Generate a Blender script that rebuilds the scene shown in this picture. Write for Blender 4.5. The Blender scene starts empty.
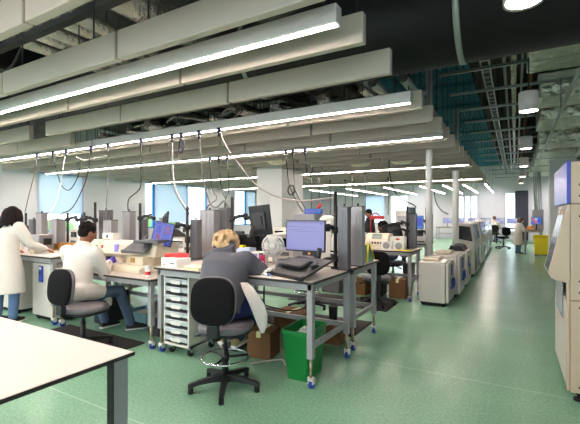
import bpy, bmesh, math, random
from mathutils import Vector, Matrix, Euler
random.seed(7)
C = bpy.context.scene
COL = C.collection
PI = math.pi
V = Vector

# ------------------------------------------------------------------ materials
def lin(c):
    c = c / 255.0
    return c / 12.92 if c <= 0.04045 else ((c + 0.055) / 1.055) ** 2.4
def rgb(r, g, b): return (lin(r), lin(g), lin(b), 1.0)
MATS = {}
def mat(name, col, rough=0.5, metal=0.0, var=0.06, scale=14.0, bump=0.0, coat=0.0, spec=0.5, bscale=None):
    if name in MATS: return MATS[name]
    m = bpy.data.materials.new(name); m.use_nodes = True
    nt = m.node_tree; N = nt.nodes; L = nt.links
    b = N['Principled BSDF']
    tc = N.new('ShaderNodeTexCoord'); nz = N.new('ShaderNodeTexNoise')
    nz.inputs['Scale'].default_value = scale; nz.inputs['Detail'].default_value = 4
    L.new(tc.outputs['Object'], nz.inputs['Vector'])
    mx = N.new('ShaderNodeMix'); mx.data_type = 'RGBA'
    c = rgb(*col)
    mx.inputs[6].default_value = tuple(v * (1 - var) for v in c[:3]) + (1,)
    mx.inputs[7].default_value = tuple(min(1, v * (1 + var)) for v in c[:3]) + (1,)
    L.new(nz.outputs['Fac'], mx.inputs[0]); L.new(mx.outputs[2], b.inputs['Base Color'])
    b.inputs['Roughness'].default_value = rough; b.inputs['Metallic'].default_value = metal
    b.inputs['Specular IOR Level'].default_value = spec
    if coat: b.inputs['Coat Weight'].default_value = coat; b.inputs['Coat Roughness'].default_value = 0.2
    if bump:
        bp = N.new('ShaderNodeBump'); bp.inputs['Strength'].default_value = min(1, bump); bp.inputs['Distance'].default_value = .08 if bump > .9 else .03 if bump > .7 else .012
        src = nz
        if bscale:
            src = N.new('ShaderNodeTexNoise'); src.inputs['Scale'].default_value = bscale; src.inputs['Detail'].default_value = 3
            L.new(tc.outputs['Object'], src.inputs['Vector'])
        L.new(src.outputs['Fac'], bp.inputs['Height']); L.new(bp.outputs['Normal'], b.inputs['Normal'])
    MATS[name] = m
    return m
def emat(name, col, strength):
    if name in MATS: return MATS[name]
    m = bpy.data.materials.new(name); m.use_nodes = True
    nt = m.node_tree; b = nt.nodes['Principled BSDF']
    b.inputs['Base Color'].default_value = (.02, .02, .02, 1)
    b.inputs['Emission Color'].default_value = rgb(*col)
    b.inputs['Emission Strength'].default_value = strength
    b.inputs['Roughness'].default_value = 0.4
    MATS[name] = m
    return m
def glassmat(name, col, amount, rough=0.05):
    m = bpy.data.materials.new(name); m.use_nodes = True
    nt = m.node_tree; N = nt.nodes; L = nt.links
    for n in list(N): N.remove(n)
    o = N.new('ShaderNodeOutputMaterial'); t = N.new('ShaderNodeBsdfTransparent'); g = N.new('ShaderNodeBsdfGlossy')
    t.inputs[0].default_value = rgb(*col); g.inputs['Roughness'].default_value = rough
    mx = N.new('ShaderNodeMixShader'); mx.inputs[0].default_value = amount
    L.new(t.outputs[0], mx.inputs[1]); L.new(g.outputs[0], mx.inputs[2]); L.new(mx.outputs[0], o.inputs[0])
    MATS[name] = m
    return m
def blindmat(name, col):
    m = bpy.data.materials.new(name); m.use_nodes = True
    nt = m.node_tree; N = nt.nodes; L = nt.links
    for n in list(N): N.remove(n)
    o = N.new('ShaderNodeOutputMaterial'); t = N.new('ShaderNodeBsdfTranslucent'); g = N.new('ShaderNodeBsdfDiffuse')
    wv = N.new('ShaderNodeTexNoise'); wv.inputs['Scale'].default_value = 60
    t.inputs[0].default_value = rgb(*col); g.inputs[0].default_value = rgb(*col)
    mx = N.new('ShaderNodeMixShader'); mx.inputs[0].default_value = 0.55
    L.new(t.outputs[0], mx.inputs[1]); L.new(g.outputs[0], mx.inputs[2]); L.new(mx.outputs[0], o.inputs[0])
    MATS[name] = m
    return m

white_top = mat('worktop_white', (212, 198, 190), 0.35, var=0.02)
edge_dark = mat('worktop_edge', (46, 38, 38), 0.5)
frame_grey = mat('frame_grey', (158, 156, 158), 0.45, 0.1, var=0.03)
steel = mat('steel', (176, 172, 168), 0.3, 0.85)
zinc = mat('zinc_post', (170, 155, 128), 0.35, 0.8)
chrome = mat('chrome', (215, 215, 220), 0.15, 1.0, var=0.02)
silver = mat('brushed_silver', (168, 164, 166), 0.42, 0.55, var=0.05, scale=5)
silver_dk = mat('brushed_silver_dark', (112, 110, 114), 0.45, 0.5, var=0.05, scale=5)
black_pl = mat('black_plastic', (24, 24, 27), 0.45)
black_fab = mat('black_fabric', (17, 15, 18), 0.9, var=0.12, scale=80, bump=0.1, spec=.2)
vinyl_grey = mat('vinyl_grey', (104, 98, 104), 0.3, var=0.05)
rubber = mat('rubber_black', (22, 22, 23), 0.8)
blue_pl = mat('blue_plastic', (38, 66, 165), 0.4)
white_pl = mat('white_plastic', (225, 222, 216), 0.4, var=0.03)
cream_pl = mat('cream_plastic', (226, 212, 188), 0.42, var=0.03)
cream_dk = mat('cream_panel', (205, 190, 165), 0.45, var=0.04)
beige_mach = mat('beige_machine', (194, 172, 148), 0.4, var=0.02)
off_white = mat('off_white_laminate', (222, 216, 206), 0.45, var=0.02)
cab_white = mat('cabinet_white', (206, 198, 192), 0.4, var=0.02)
tray_clear = mat('tray_clear', (196, 200, 204), 0.2, var=0.05, spec=0.7)
dark_gap = mat('dark_recess', (28, 28, 30), 0.8)
green_pl = mat('green_plastic', (8, 122, 52), 0.35, var=0.04)
yellow_pl = mat('yellow_plastic', (252, 222, 14), 0.4)
red_pl = mat('red_plastic', (206, 38, 44), 0.5)
pink_pl = mat('pink_plastic', (226, 52, 110), 0.5)
purple = mat('purple_nitrile', (92, 66, 190), 0.5)
lilac = mat('lilac_paper', (150, 140, 230), 0.6)
paper = mat('paper_white', (232, 230, 224), 0.8, var=0.03)
manila = mat('manila_paper', (222, 206, 160), 0.8)
cardboard = mat('cardboard', (118, 80, 48), 0.85, var=0.1)
wood = mat('wood_tray', (190, 140, 62), 0.6, var=0.12)
teal_pl = mat('teal_plastic', (88, 136, 120), 0.5)
baffle_m = mat('baffle_felt', (186, 174, 162), 0.9, var=0.03, scale=40)
fix_white = mat('fixture_white', (208, 200, 198), 0.45, var=0.02)
wall_m = mat('wall_paint', (216, 215, 222), 0.75, var=0.02)
wall_dark = mat('wall_panel_dark', (58, 60, 74), 0.7)
col_white = mat('column_white', (214, 213, 214), 0.6, var=0.02)
slab_m = mat('slab_concrete', (72, 68, 64), 0.9, var=0.15, scale=3)
duct_black = mat('duct_black_insulation', (26, 24, 23), 0.5, var=0.1, scale=4, spec=.3)
foil = mat('foil_lagging', (196, 200, 180), 0.3, 0.8, var=0.45, scale=5, bump=1.0, bscale=8)
foil_pipe = mat('foil_pipe_lagging', (222, 214, 204), 0.26, 0.75, var=0.3, scale=9, bump=0.8, bscale=16)
galv = mat('galvanised', (150, 160, 156), 0.35, 0.75, var=0.1)
dark_steel = mat('dark_steel', (38, 36, 36), 0.6, 0.3)
teal_deck = mat('teal_deck', (30, 104, 122), 0.8, var=0.12, scale=20)
band_m = mat('duct_band', (150, 160, 150), 0.35, 0.5)
cable_dk = mat('cable_dark', (40, 36, 36), 0.6)
cable_lt = mat('cable_white', (214, 206, 200), 0.5)
cable_gr = mat('cable_grey', (98, 92, 92), 0.6)
plug_blue = mat('plug_blue', (16, 24, 60), 0.5)
frame_blue = mat('window_frame_blue', (30, 128, 220), 0.4)
frame_pale = mat('window_frame_pale', (190, 200, 210), 0.5)
mach_blue = mat('machine_blue', (44, 66, 178), 0.35)
smoke_blue = mat('smoked_blue_pane', (70, 84, 104), 0.12, var=0.08)
smoke_glass = mat('smoked_glass', (24, 26, 34), 0.08, var=0.1, spec=0.8)
blue_glass = mat('blue_sash', (140, 170, 215), 0.08, var=0.08, spec=0.8)
skin_l = mat('skin_light', (214, 160, 138), 0.55, var=0.05)
skin_b = mat('skin_brown', (140, 88, 64), 0.5, var=0.05)
skin_d = mat('skin_dark', (92, 56, 42), 0.5, var=0.05)
hair_blond = mat('hair_blond', (200, 166, 124), 0.6, var=0.3, scale=60, bump=0.7)
hair_dark = mat('hair_dark', (22, 16, 16), 0.85, spec=.15, var=0.3, scale=60, bump=0.5)
hair_brown = mat('hair_brown', (84, 62, 48), 0.55, var=0.3, scale=60, bump=0.5)
coat_m = mat('lab_coat_cotton', (214, 206, 199), 0.85, var=0.04, scale=12, bump=0.25, bscale=7)
hoodie_m = mat('hoodie_grey', (84, 84, 92), 0.9, var=0.08, scale=24, bump=0.3, bscale=8)
navy_m = mat('navy_denim', (34, 42, 98), 0.85, var=0.12, scale=40)
jeans_m = mat('blue_denim', (86, 112, 152), 0.85, var=0.15, scale=30)
jeans_dk = mat('grey_blue_denim', (82, 98, 122), 0.85, var=0.15, scale=30)
black_cl = mat('black_cloth', (30, 29, 34), 0.9, var=0.1)
shoe_bk = mat('shoe_black', (26, 24, 26), 0.6)
shoe_kh = mat('shoe_khaki', (150, 128, 84), 0.7)
sole_m = mat('shoe_sole', (222, 214, 206), 0.6)
eye_m = mat('eye_dark', (36, 26, 22), 0.25)
lip_m = mat('lip_tone', (160, 92, 84), 0.5)
mat_rub = mat('matting', (38, 33, 34), 0.85, var=0.2, scale=60, bump=0.3)
leaf_m = mat('foliage', (120, 160, 96), 0.8, var=0.3, scale=3)
lawn_m = mat('lawn', (150, 176, 130), 0.9, var=0.15, scale=2)
dl_glow = emat('diffuser_glow', (255, 240, 228), 92.0)
pend_glow = emat('pendant_glow', (255, 240, 226), 26.0)
scr_lilac = emat('screen_lilac', (166, 166, 236), 0.47)
scr_lilac2 = emat('screen_lilac_dim', (146, 148, 214), 0.44)
scr_blue = emat('screen_blue', (52, 70, 190), 0.62)
scr_blue2 = emat('screen_blue_mid', (92, 96, 200), 0.62)
scr_red = emat('screen_red', (170, 70, 110), 0.39)
scr_sky = emat('screen_sky', (60, 150, 235), 0.50)
scr_pink = emat('screen_pink', (230, 90, 110), 0.50)
scr_white = emat('screen_white', (205, 215, 245), 0.50)
led_orange = emat('led_orange', (255, 150, 40), 1.5)
pane_m = glassmat('pane_glass', (235, 244, 246), 0.06)
fan_clear = glassmat('fan_guard_clear', (250, 250, 250), 0.12, 0.2)
blind_m = blindmat('roller_blind', (224, 232, 243))

# floor: green sheet vinyl with fine flecks and welded seams
def floor_material():
    m = bpy.data.materials.new('green_vinyl'); m.use_nodes = True
    nt = m.node_tree; N = nt.nodes; L = nt.links; b = N['Principled BSDF']
    tc = N.new('ShaderNodeTexCoord')
    n1 = N.new('ShaderNodeTexNoise'); n1.inputs['Scale'].default_value = 46; n1.inputs['Detail'].default_value = 6
    n2 = N.new('ShaderNodeTexNoise'); n2.inputs['Scale'].default_value = 1.3
    L.new(tc.outputs['Object'], n1.inputs[0]); L.new(tc.outputs['Object'], n2.inputs[0])
    r = N.new('ShaderNodeValToRGB'); L.new(n1.outputs[0], r.inputs[0])
    r.color_ramp.elements[0].position = .36; r.color_ramp.elements[0].color = rgb(128, 176, 146)
    r.color_ramp.elements[1].position = .66; r.color_ramp.elements[1].color = rgb(150, 196, 166)
    mx = N.new('ShaderNodeMix'); mx.data_type = 'RGBA'; mx.blend_type = 'MULTIPLY'; mx.inputs[0].default_value = .25
    L.new(r.outputs[0], mx.inputs[6]); L.new(n2.outputs[0], mx.inputs[7])
    sp = N.new('ShaderNodeSeparateXYZ'); L.new(tc.outputs['Object'], sp.inputs[0])
    ad = N.new('ShaderNodeMath'); ad.operation = 'ADD'; ad.inputs[1].default_value = 20.1; L.new(sp.outputs[1], ad.inputs[0])
    md = N.new('ShaderNodeMath'); md.operation = 'MODULO'; md.inputs[1].default_value = 2.0; L.new(ad.outputs[0], md.inputs[0])
    lt = N.new('ShaderNodeMath'); lt.operation = 'LESS_THAN'; lt.inputs[1].default_value = .012; L.new(md.outputs[0], lt.inputs[0])
    m2 = N.new('ShaderNodeMix'); m2.data_type = 'RGBA'; L.new(lt.outputs[0], m2.inputs[0])
    L.new(mx.outputs[2], m2.inputs[6]); m2.inputs[7].default_value = rgb(160, 196, 170)
    L.new(m2.outputs[2], b.inputs['Base Color'])
    b.inputs['Roughness'].default_value = .27; b.inputs['Specular IOR Level'].default_value = .5
    return m
floor_m = floor_material()

# ------------------------------------------------------------------ mesh builder
class MB:
    def __init__(s): s.bm = bmesh.new()
    def _fin(s, faces, mi, smooth):
        for f in faces: f.material_index = mi; f.smooth = smooth
    def box(s, a, b, mi=0, bev=0.0, M=None, seg=2):
        a, b = V(a), V(b)
        t = bmesh.new()
        bmesh.ops.create_cube(t, size=1.0)
        for v in t.verts:
            v.co = V(((a[i] + b[i]) / 2 + v.co[i] * (b[i] - a[i])) for i in range(3))
        if bev > 0:
            bev = min(bev, 0.45 * min(abs(b[i] - a[i]) for i in range(3)))
            bmesh.ops.bevel(t, geom=t.edges[:], offset=bev, segments=seg, affect='EDGES', profile=.5)
        s.merge(t, mi, False, M); return s
    def merge(s, t, mi=0, smooth=False, M=None):
        mp = {}
        for v in t.verts: mp[v] = s.bm.verts.new(M @ v.co if M else v.co)
        for f in t.faces:
            try:
                g = s.bm.faces.new([mp[v] for v in f.verts]); g.material_index = mi; g.smooth = smooth
            except ValueError: pass
        t.free()
    def loft(s, rings, mi=0, smooth=True, cap=True, closed=True):
        R = [[s.bm.verts.new(p) for p in r] for r in rings]
        n = len(R[0])
        for a, b in zip(R, R[1:]):
            for i in range(n if closed else n - 1):
                j = (i + 1) % n
                f = s.bm.faces.new((a[i], a[j], b[j], b[i])); f.material_index = mi; f.smooth = smooth
        if cap:
            for r, rev in ((R[0], True), (R[-1], False)):
                f = s.bm.faces.new(r[::-1] if rev else r); f.material_index = mi; f.smooth = False
        return s
    def cyl(s, p0, p1, r0, r1=None, seg=14, mi=0, smooth=True):
        r1 = r0 if r1 is None else r1
        p0, p1 = V(p0), V(p1); d = (p1 - p0).normalized()
        u = d.orthogonal().normalized(); w = d.cross(u)
        A = [2 * PI * i / seg for i in range(seg)]
        s.loft([[p + (u * math.cos(a) + w * math.sin(a)) * r for a in A] for p, r in ((p0, r0), (p1, r1))], mi, smooth)
        return s
    def sph(s, c, r, seg=16, rings=10, mi=0, M=None):
        c = V(c); r = V((r, r, r)) if isinstance(r, (int, float)) else V(r)
        rg = []
        for i in range(1, rings):
            th = PI * i / rings
            rr = []
            for k in range(seg):
                ph = 2 * PI * k / seg
                p = V((r[0] * math.sin(th) * math.cos(ph), r[1] * math.sin(th) * math.sin(ph), -r[2] * math.cos(th)))
                if M: p = M @ p
                rr.append(c + p)
            rg.append(rr)
        s.loft(rg, mi, True, True)
        return s
    def lathe(s, prof, c=(0, 0, 0), seg=24, mi=0, M=None, cap=True):
        c = V(c); rg = []
        for r, z in prof:
            rr = []
            for k in range(seg):
                a = 2 * PI * k / seg
                p = V((r * math.cos(a), r * math.sin(a), z))
                rr.append(c + (M @ p if M else p))
            rg.append(rr)
        s.loft(rg, mi, True, cap); return s
    def tube(s, pts, r, seg=8, mi=0, rr=None, flat=1.0):
        pts = [V(p) for p in pts]; rg = []
        u = None
        for i, p in enumerate(pts):
            d = (pts[min(i + 1, len(pts) - 1)] - pts[max(i - 1, 0)]).normalized()
            if u is None: u = d.orthogonal().normalized()
            u = (u - d * u.dot(d)).normalized(); w = d.cross(u)
            q = rr[i] if rr else r
            rg.append([p + u * math.cos(2 * PI * k / seg) * q + w * math.sin(2 * PI * k / seg) * q * flat for k in range(seg)])
        s.loft(rg, mi, True); return s
    def prism(s, poly, axis, a, b, mi=0):
        def pt(q, t):
            return V({'x': (t, q[0], q[1]), 'y': (q[0], t, q[1]), 'z': (q[0], q[1], t)}[axis])
        s.loft([[pt(q, a) for q in poly], [pt(q, b) for q in poly]], mi, False); return s
    def pad(s, w, h, t, M, n=2.6, seg=36, mi=0, dome=0.25, bend=0.0):
        """rounded cushion: superellipse w x h in local XY, thickness t along local Z"""
        rg = []
        for sc, z in ((.90, -t / 2), (.975, -t * .42), (1, -t * .15), (1, t * .15), (.975, t * .38), (.90, t / 2), (.6, t / 2 + t * dome * .7), (.25, t / 2 + t * dome)):
            r = []
            for k in range(seg):
                a = 2 * PI * k / seg; ca, sa = math.cos(a), math.sin(a)
                x = math.copysign(abs(ca) ** (2 / n), ca) * w / 2 * sc; y = math.copysign(abs(sa) ** (2 / n), sa) * h / 2 * sc
                r.append(M @ V((x, y, z + bend * x * x)))
            rg.append(r)
        s.loft(rg, mi, True); return s
    def build(s, name, mats, parent=None, loc=None, bevel=None):
        bmesh.ops.recalc_face_normals(s.bm, faces=s.bm.faces[:])
        me = bpy.data.meshes.new(name); s.bm.to_mesh(me); s.bm.free()
        if not isinstance(mats, (list, tuple)): mats = [mats]
        for m in mats: me.materials.append(m)
        o = bpy.data.objects.new(name, me); COL.objects.link(o)
        if parent: o.parent = parent
        if loc: o.location = loc
        if bevel:
            md = o.modifiers.new('bevel', 'BEVEL'); md.width = bevel; md.segments = 2; md.limit_method = 'ANGLE'
        return o
def tag(o, label, cat, group=None, kind=None):
    o['label'] = label; o['category'] = cat
    if group: o['group'] = group
    if kind: o['kind'] = kind
    return o
def thing(name, label, cat, loc=(0, 0, 0), rz=0, group=None):
    o = bpy.data.objects.new(name, None); COL.objects.link(o)
    o.location = loc; o.rotation_euler = (0, 0, rz); o.empty_display_size = .1
    return tag(o, label, cat, group)
def struct(o, label, cat):
    o['kind'] = 'structure'; o['label'] = label; o['category'] = cat; return o
def copy_tree(o, parent=None):
    c = o.copy(); COL.objects.link(c)
    if parent: c.parent = parent
    for ch in list(o.children): copy_tree(ch, c)
    return c
def bez(pts, n=8):
    """smooth curve through points"""
    P = [V(p) for p in pts]; out = []
    for i in range(len(P) - 1):
        p0 = P[max(i - 1, 0)]; p1 = P[i]; p2 = P[i + 1]; p3 = P[min(i + 2, len(P) - 1)]
        for k in range(n):
            t = k / n
            out.append(.5 * ((2 * p1) + (p2 - p0) * t + (2 * p0 - 5 * p1 + 4 * p2 - p3) * t * t + (3 * p1 - p0 - 3 * p2 + p3) * t ** 3))
    out.append(P[-1]); return out
ORD = ['first', 'second', 'third', 'fourth', 'fifth', 'sixth', 'seventh', 'eighth', 'ninth', 'tenth', 'eleventh', 'twelfth',
       'thirteenth', 'fourteenth', 'fifteenth', 'sixteenth', 'seventeenth', 'eighteenth', 'nineteenth', 'twentieth', 'twenty-first', 'twenty-second', 'twenty-third', 'twenty-fourth', 'twenty-fifth']

# ------------------------------------------------------------------ camera
FPX = 391.0; YAW = math.atan(225 / 391)
cam = bpy.data.cameras.new('camera'); co = bpy.data.objects.new('camera', cam); COL.objects.link(co)
co.location = (0, 0, 1.5); co.rotation_euler = (PI / 2, 0, YAW)
cam.sensor_width = 36; cam.lens = FPX / 580 * 36; cam.shift_y = 3 / 580; cam.clip_start = .05; cam.clip_end = 200
C.camera = co
_s, _c = math.sin(YAW), math.cos(YAW)
def proj(x, y, z):
    d = -_s * x + _c * y; r = _c * x + _s * y
    return (290 + FPX * r / d, 215 - FPX * (z - 1.5) / d) if d > .1 else None
def in_view(x0, x1, y0, y1, z0, z1, m=60):
    pts = [proj(x, y, z) for x in (x0, (x0 + x1) / 2, x1) for y in (y0, y1) for z in (z0, z1)]
    pts = [p for p in pts if p]
    if not pts: return False
    return not (max(p[0] for p in pts) < -m or min(p[0] for p in pts) > 580 + m or max(p[1] for p in pts) < -m or min(p[1] for p in pts) > 424 + m)

# ------------------------------------------------------------------ room shell
XL, XR, YN, YF, ZC = -13.0, 3.2, -3.0, 27.0, 4.6
struct(MB().box((XL - .2, YN - .2, -.2), (XR + .2, YF + .2, 0)).build('floor', floor_m), 'glossy green sheet vinyl floor of the laboratory', 'floor')
struct(MB().box((XL - .2, YN - .2, ZC), (XR + .2, YF + .2, ZC + .2)).build('ceiling', slab_m), 'dark exposed ceiling slab above the services', 'ceiling')
def wall_x(name, x0, x1, y0, y1, holes, label):
    m = MB(); ys = sorted({y0, y1, *[h[0] for h in holes], *[h[1] for h in holes]})
    for a, b in zip(ys, ys[1:]):
        h = [q for q in holes if q[0] <= a + 1e-6 and q[1] >= b - 1e-6]
        if h: m.box((x0, a, 0), (x1, b, h[0][2])); m.box((x0, a, h[0][3]), (x1, b, ZC))
        else: m.box((x0, a, 0), (x1, b, ZC))
    struct(m.build(name, wall_m), label, 'wall')
def wall_y(name, y0, y1, x0, x1, holes, label):
    m = MB(); xs = sorted({x0, x1, *[h[0] for h in holes], *[h[1] for h in holes]})
    for a, b in zip(xs, xs[1:]):
        h = [q for q in holes if q[0] <= a + 1e-6 and q[1] >= b - 1e-6]
        if h: m.box((a, y0, 0), (b, y1, h[0][2])); m.box((a, y0, h[0][3]), (b, y1, ZC))
        else: m.box((a, y0, 0), (b, y1, ZC))
    struct(m.build(name, wall_m), label, 'wall')
LW = [(6.7, 8.2, .95, 2.85), (10.8, 14.5, .95, 2.85), (16.7, 18.6, .95, 2.85), (21.0, 24.0, .95, 2.85)]
FW = [(-9.4, -7.9, .95, 2.85), (-7.5, -6.3, .95, 2.85), (-3.15, -2.02, .8, 2.72), (-.53, .02, .5, 2.85)]
wall_x('wall_left', XL - .15, XL, YN - .15, YF + .15, LW, 'pale grey painted window wall on the left')
wall_y('wall_far', YF, YF + .15, XL, XR, FW, 'pale grey painted wall at the far end of the room')
wall_x('wall_right', XR, XR + .15, YN - .15, YF + .15, [], 'pale painted wall on the right behind the machine')
NW = [(-12.2, -9.4, .7, 3.1), (-9.0, -6.2, .7, 3.1), (-5.8, -3.0, .7, 3.1), (-2.6, .2, .7, 3.1), (.6, 2.8, .7, 3.1)]  # unseen windows, added as daylight fill from behind the camera
wall_y('wall_near', YN - .15, YN, XL, XR, NW, 'pale painted wall behind the camera with added daylight openings')
def window_left(i, y0, y1, z0, z1, panes, label):
    """panes: (y0,y1,blind_bottom or None)"""
    t = struct(thing(f'window_{i}', '', 'window', (XL - .08, y0, z0)), label, 'window')
    h = z1 - z0; w = y1 - y0
    f = MB()
    for a, b in (((-.04, 0, 0), (.04, w, .05)), ((-.04, 0, h - .05), (.04, w, h)), ((-.04, 0, 0), (.04, .05, h)), ((-.04, w - .05, 0), (.04, w, h))): f.box(a, b)
    for p in panes[1:]: f.box((-.04, p[0] - y0 - .06, 0), (.04, p[0] - y0 + .06, h))
    f.build('window_frame', frame_blue, t)
    for p in panes:
        MB().box((-.008, p[0] - y0 + .03, .04), (.008, p[1] - y0 - .03, h - .04)).build('pane', pane_m, t)
        if p[2] is not None:
            b = MB(); b.box((.05, p[0] - y0 + .02, p[2] - z0), (.055, p[1] - y0 - .02, h - .02)); b.box((.04, p[0] - y0 + .02, p[2] - z0 - .03), (.065, p[1] - y0 - .02, p[2] - z0))
            b.build('roller_blind', blind_m, t)
window_left(1, 6.7, 8.2, .95, 2.85, [(6.7, 8.2, 1.56)], 'window with a half lowered pale blue roller blind')
window_left(2, 10.8, 14.5, .95, 2.85, [(10.8, 11.3, None), (11.3, 13.2, 1.2), (13.2, 14.5, None)], 'wide blue framed window with its middle blind lowered')
window_left(3, 16.7, 18.6, .95, 2.85, [(16.7, 17.7, None), (17.7, 18.6, 1.2)], 'blue framed window beside the boxed column')
window_left(4, 21, 24, .95, 2.85, [(21, 22.5, None), (22.5, 24, 1.3)], 'furthest window of the left wall')
def window_far(i, x0, x1, z0, z1, cuts, label, blind=None):
    t = struct(thing(f'window_{i}', '', 'window', (x0, YF + .08, z0)), label, 'window')
    h = z1 - z0; w = x1 - x0; f = MB()
    for a, b in (((0, -.04, 0), (w, .04, .05)), ((0, -.04, h - .05), (w, .04, h)), ((0, -.04, 0), (.05, .04, h)), ((w - .05, -.04, 0), (w, .04, h))): f.box(a, b)
    for q in cuts: f.box((q - .06, -.06, 0), (q + .06, .04, h))
    f.build('window_frame', frame_pale, t)
    MB().box((.04, -.008, .04), (w - .04, .008, h - .04)).build('pane', pane_m, t)
    if blind:
        MB().box((.02, -.06, blind - z0), (w - .02, -.055, h - .02)).build('roller_blind', blind_m, t)
window_far(5, -9.4, -7.9, .95, 2.85, [], 'far wall window left of centre with pale blind', 1.2)
window_far(6, -7.5, -6.3, .95, 2.85, [], 'far wall window behind the hanging cables')
window_far(7, -3.15, -2.02, .8, 2.72, [.35, .74], 'far window of three bright panes above the white analysers')
window_far(8, -.53, .02, .5, 2.85, [], 'tall bright window at the end of the aisle')
def added_near_window(i, x0, x1, z0, z1, label):
    t = struct(thing(f'window_{i}', '', 'window', (x0, YN - .08, z0)), label, 'window')
    h = z1 - z0; w = x1 - x0; f = MB()
    for a, b in (((0, -.04, 0), (w, .04, .05)), ((0, -.04, h - .05), (w, .04, h)), ((0, -.04, 0), (.05, .04, h)), ((w - .05, -.04, 0), (w, .04, h)), ((w / 2 - .03, -.04, 0), (w / 2 + .03, .04, h))): f.box(a, b)
    f.build('window_frame', frame_pale, t)
    MB().box((.04, -.008, .04), (w - .04, .008, h - .04)).build('pane', pane_m, t)
for i, q in enumerate(NW): added_near_window(9 + i, *q, f'added daylight fill window in the wall behind the camera, {["first", "second", "third", "fourth", "fifth"][i]} from the left')
struct(MB().box((.03, YF - .04, 0), (.68, YF, 2.95), bev=.01).build('trim_1', wall_dark), 'dark slate panel beside the tall end window', 'wall panel')
struct(MB().box((XL, YN, 0), (XL + .02, YF, .1)).build('baseboard_left', fix_white), 'white skirting along the window wall', 'baseboard')
# pillars
struct(MB().box((-6.25, 9.0, 0), (-5.43, 10.2, ZC), bev=.01).build('trim_2', col_white), 'wide boxed white column between the benches', 'column')
struct(MB().box((.93, 14.4, 0), (1.6, 15.0, ZC), bev=.01).build('trim_3', col_white), 'pale square pillar behind the tall beige machine', 'pillar')
for nm, y, r, lb in (('trim_4', 8.0, .062, 'slim white round post behind the nearest cabinet'), ('trim_5', 12.0, .09, 'thicker white round post beside the robot analysers')):
    struct(MB().cyl((-1.46, y, 0), (-1.46, y, ZC), r, seg=20).build(nm, col_white), lb, 'post')
# outside
tag(MB().box((-60, -30, -.4), (XL - .2, 60, -.3)).build('lawn', lawn_m), 'pale lawn outside the windows on the left', 'lawn')
for i, (x, y, r, lb) in enumerate(((-22, 11.5, 1.5, 'round green bush outside the window with the half lowered blind'), (-24, 21, 1.7, 'round green bush outside the wide blue framed window'))):
    b = MB(); rnd = random.Random(i)
    for k in range(40):
        a = rnd.uniform(0, 2 * PI); q = rnd.uniform(0, 1) ** .5 * r; z = rnd.uniform(.2, 1) * r
        b.sph((math.cos(a) * q * .9, math.sin(a) * q * .9, z - .2), rnd.uniform(.3, .55), 8, 6)
    o = b.build('bush', leaf_m, None, (x, y, -.3)); tag(o, lb, 'bush')

# ------------------------------------------------------------------ ceiling baffles and lights
ROWS = [-.03, .67, 1.37, 2.05, 2.74, 3.45, 4.14, 4.78, 5.5, 6.24, 6.99, 7.7, 8.4, 9.1, 9.8, 10.5, 11.2, 11.9, 12.6, 13.3, 14.0, 14.7, 15.4, 16.1, 16.8]
PL = 1.8
BZ = 2.75
panel_me = {}
duct_top = {4.14: 3.40, 4.78: 3.19, 4.45: 3.18}
def baffle(x1, y, length, label, grp):
    t = thing('ceiling_baffle', label, 'baffle', (x1 - length / 2, y, BZ), 0, grp)
    top = duct_top.get(y, 4.49); key = (round(length, 2), top)
    if key not in panel_me:
        m = MB(); m.box((-length / 2, -.035, 0), (length / 2, .035, .225), bev=.008)
        p = m.build('felt_panel', baffle_m, t); h = []
        for sx in (-.32, .32):
            q = MB().cyl((sx * length, 0, .22), (sx * length, 0, top - BZ), .007, seg=6).build('hanger', dark_steel, t); h.append(q)
        panel_me[key] = [p] + h
    else:
        for o in panel_me[key]:
            c = o.copy(); COL.objects.link(c); c.parent = t
    return t
nb = 0
for ri, y in enumerate(ROWS):
    for k in range(7):
        x1 = -.95 - k * (PL + .03)
        if y in (3.45, 4.14) and k >= 3: x1 -= .45
        if k == 6: L_ = .55 if y not in (3.45, 4.14) else .3
        else: L_ = PL
        if y == 4.14 and k < 3: continue
        if y < 1 and k > 3: continue
        if not in_view(x1 - L_, x1, y - .04, y + .04, BZ, BZ + .23, 10): continue
        nb += 1
        place = '' if k == 0 else f'{ORD[k]} from the corridor'
        row = f'{ORD[ri]} row counted from the front'
        baffle(x1, y, L_, (f'pale grey ceiling baffle at the corridor end of the {row}' if k == 0 else
                f'pale ceiling baffle, {place} of the {row}'), 'ceiling baffles')
def linear_light(x0, x1, y, z, label, along='x', lit=True):
    L_ = abs(x1 - x0) if along == 'x' else abs(x1 - x0)
    t = thing('linear_light', label, 'light', ((x0 + x1) / 2, y, z) if along == 'x' else (y, (x0 + x1) / 2, z), 0 if along == 'x' else PI / 2, 'linear ceiling lights')
    h = MB(); h.box((-L_ / 2, -.045, .006), (L_ / 2, .045, .13), bev=.006)
    h.build('housing', fix_white, t)
    MB().box((-L_ / 2 + .02, -.014, 0), (L_ / 2 - .02, .014, .008)).build('diffuser', dl_glow, t)
    for sx in (-.4, 0, .4):
        MB().cyl((sx * L_, 0, .125), (sx * L_, 0, duct_top.get(y, 4.49) - z), .006, seg=6).build('hanger', dark_steel, t)
    return t
for i, (y, w) in enumerate(((-1.9, 'added unseen behind the camera'), (.2, 'above the near worktop'), (2.38, 'nearest the camera'), (4.45, 'second from the camera'), (6.65, 'third from the camera'), (10.7, 'fourth from the camera'), (15.1, 'fifth from the camera'))):  # the row behind the camera is unseen, added for brightness
    for k in range(2):
        x1 = -1.0 - k * 5.75
        linear_light(x1 - 5.7, x1, y, BZ - .005, f'glowing linear ceiling light {w}, ' + ('corridor half of its line' if k == 0 else 'window half of its line'))
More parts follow.
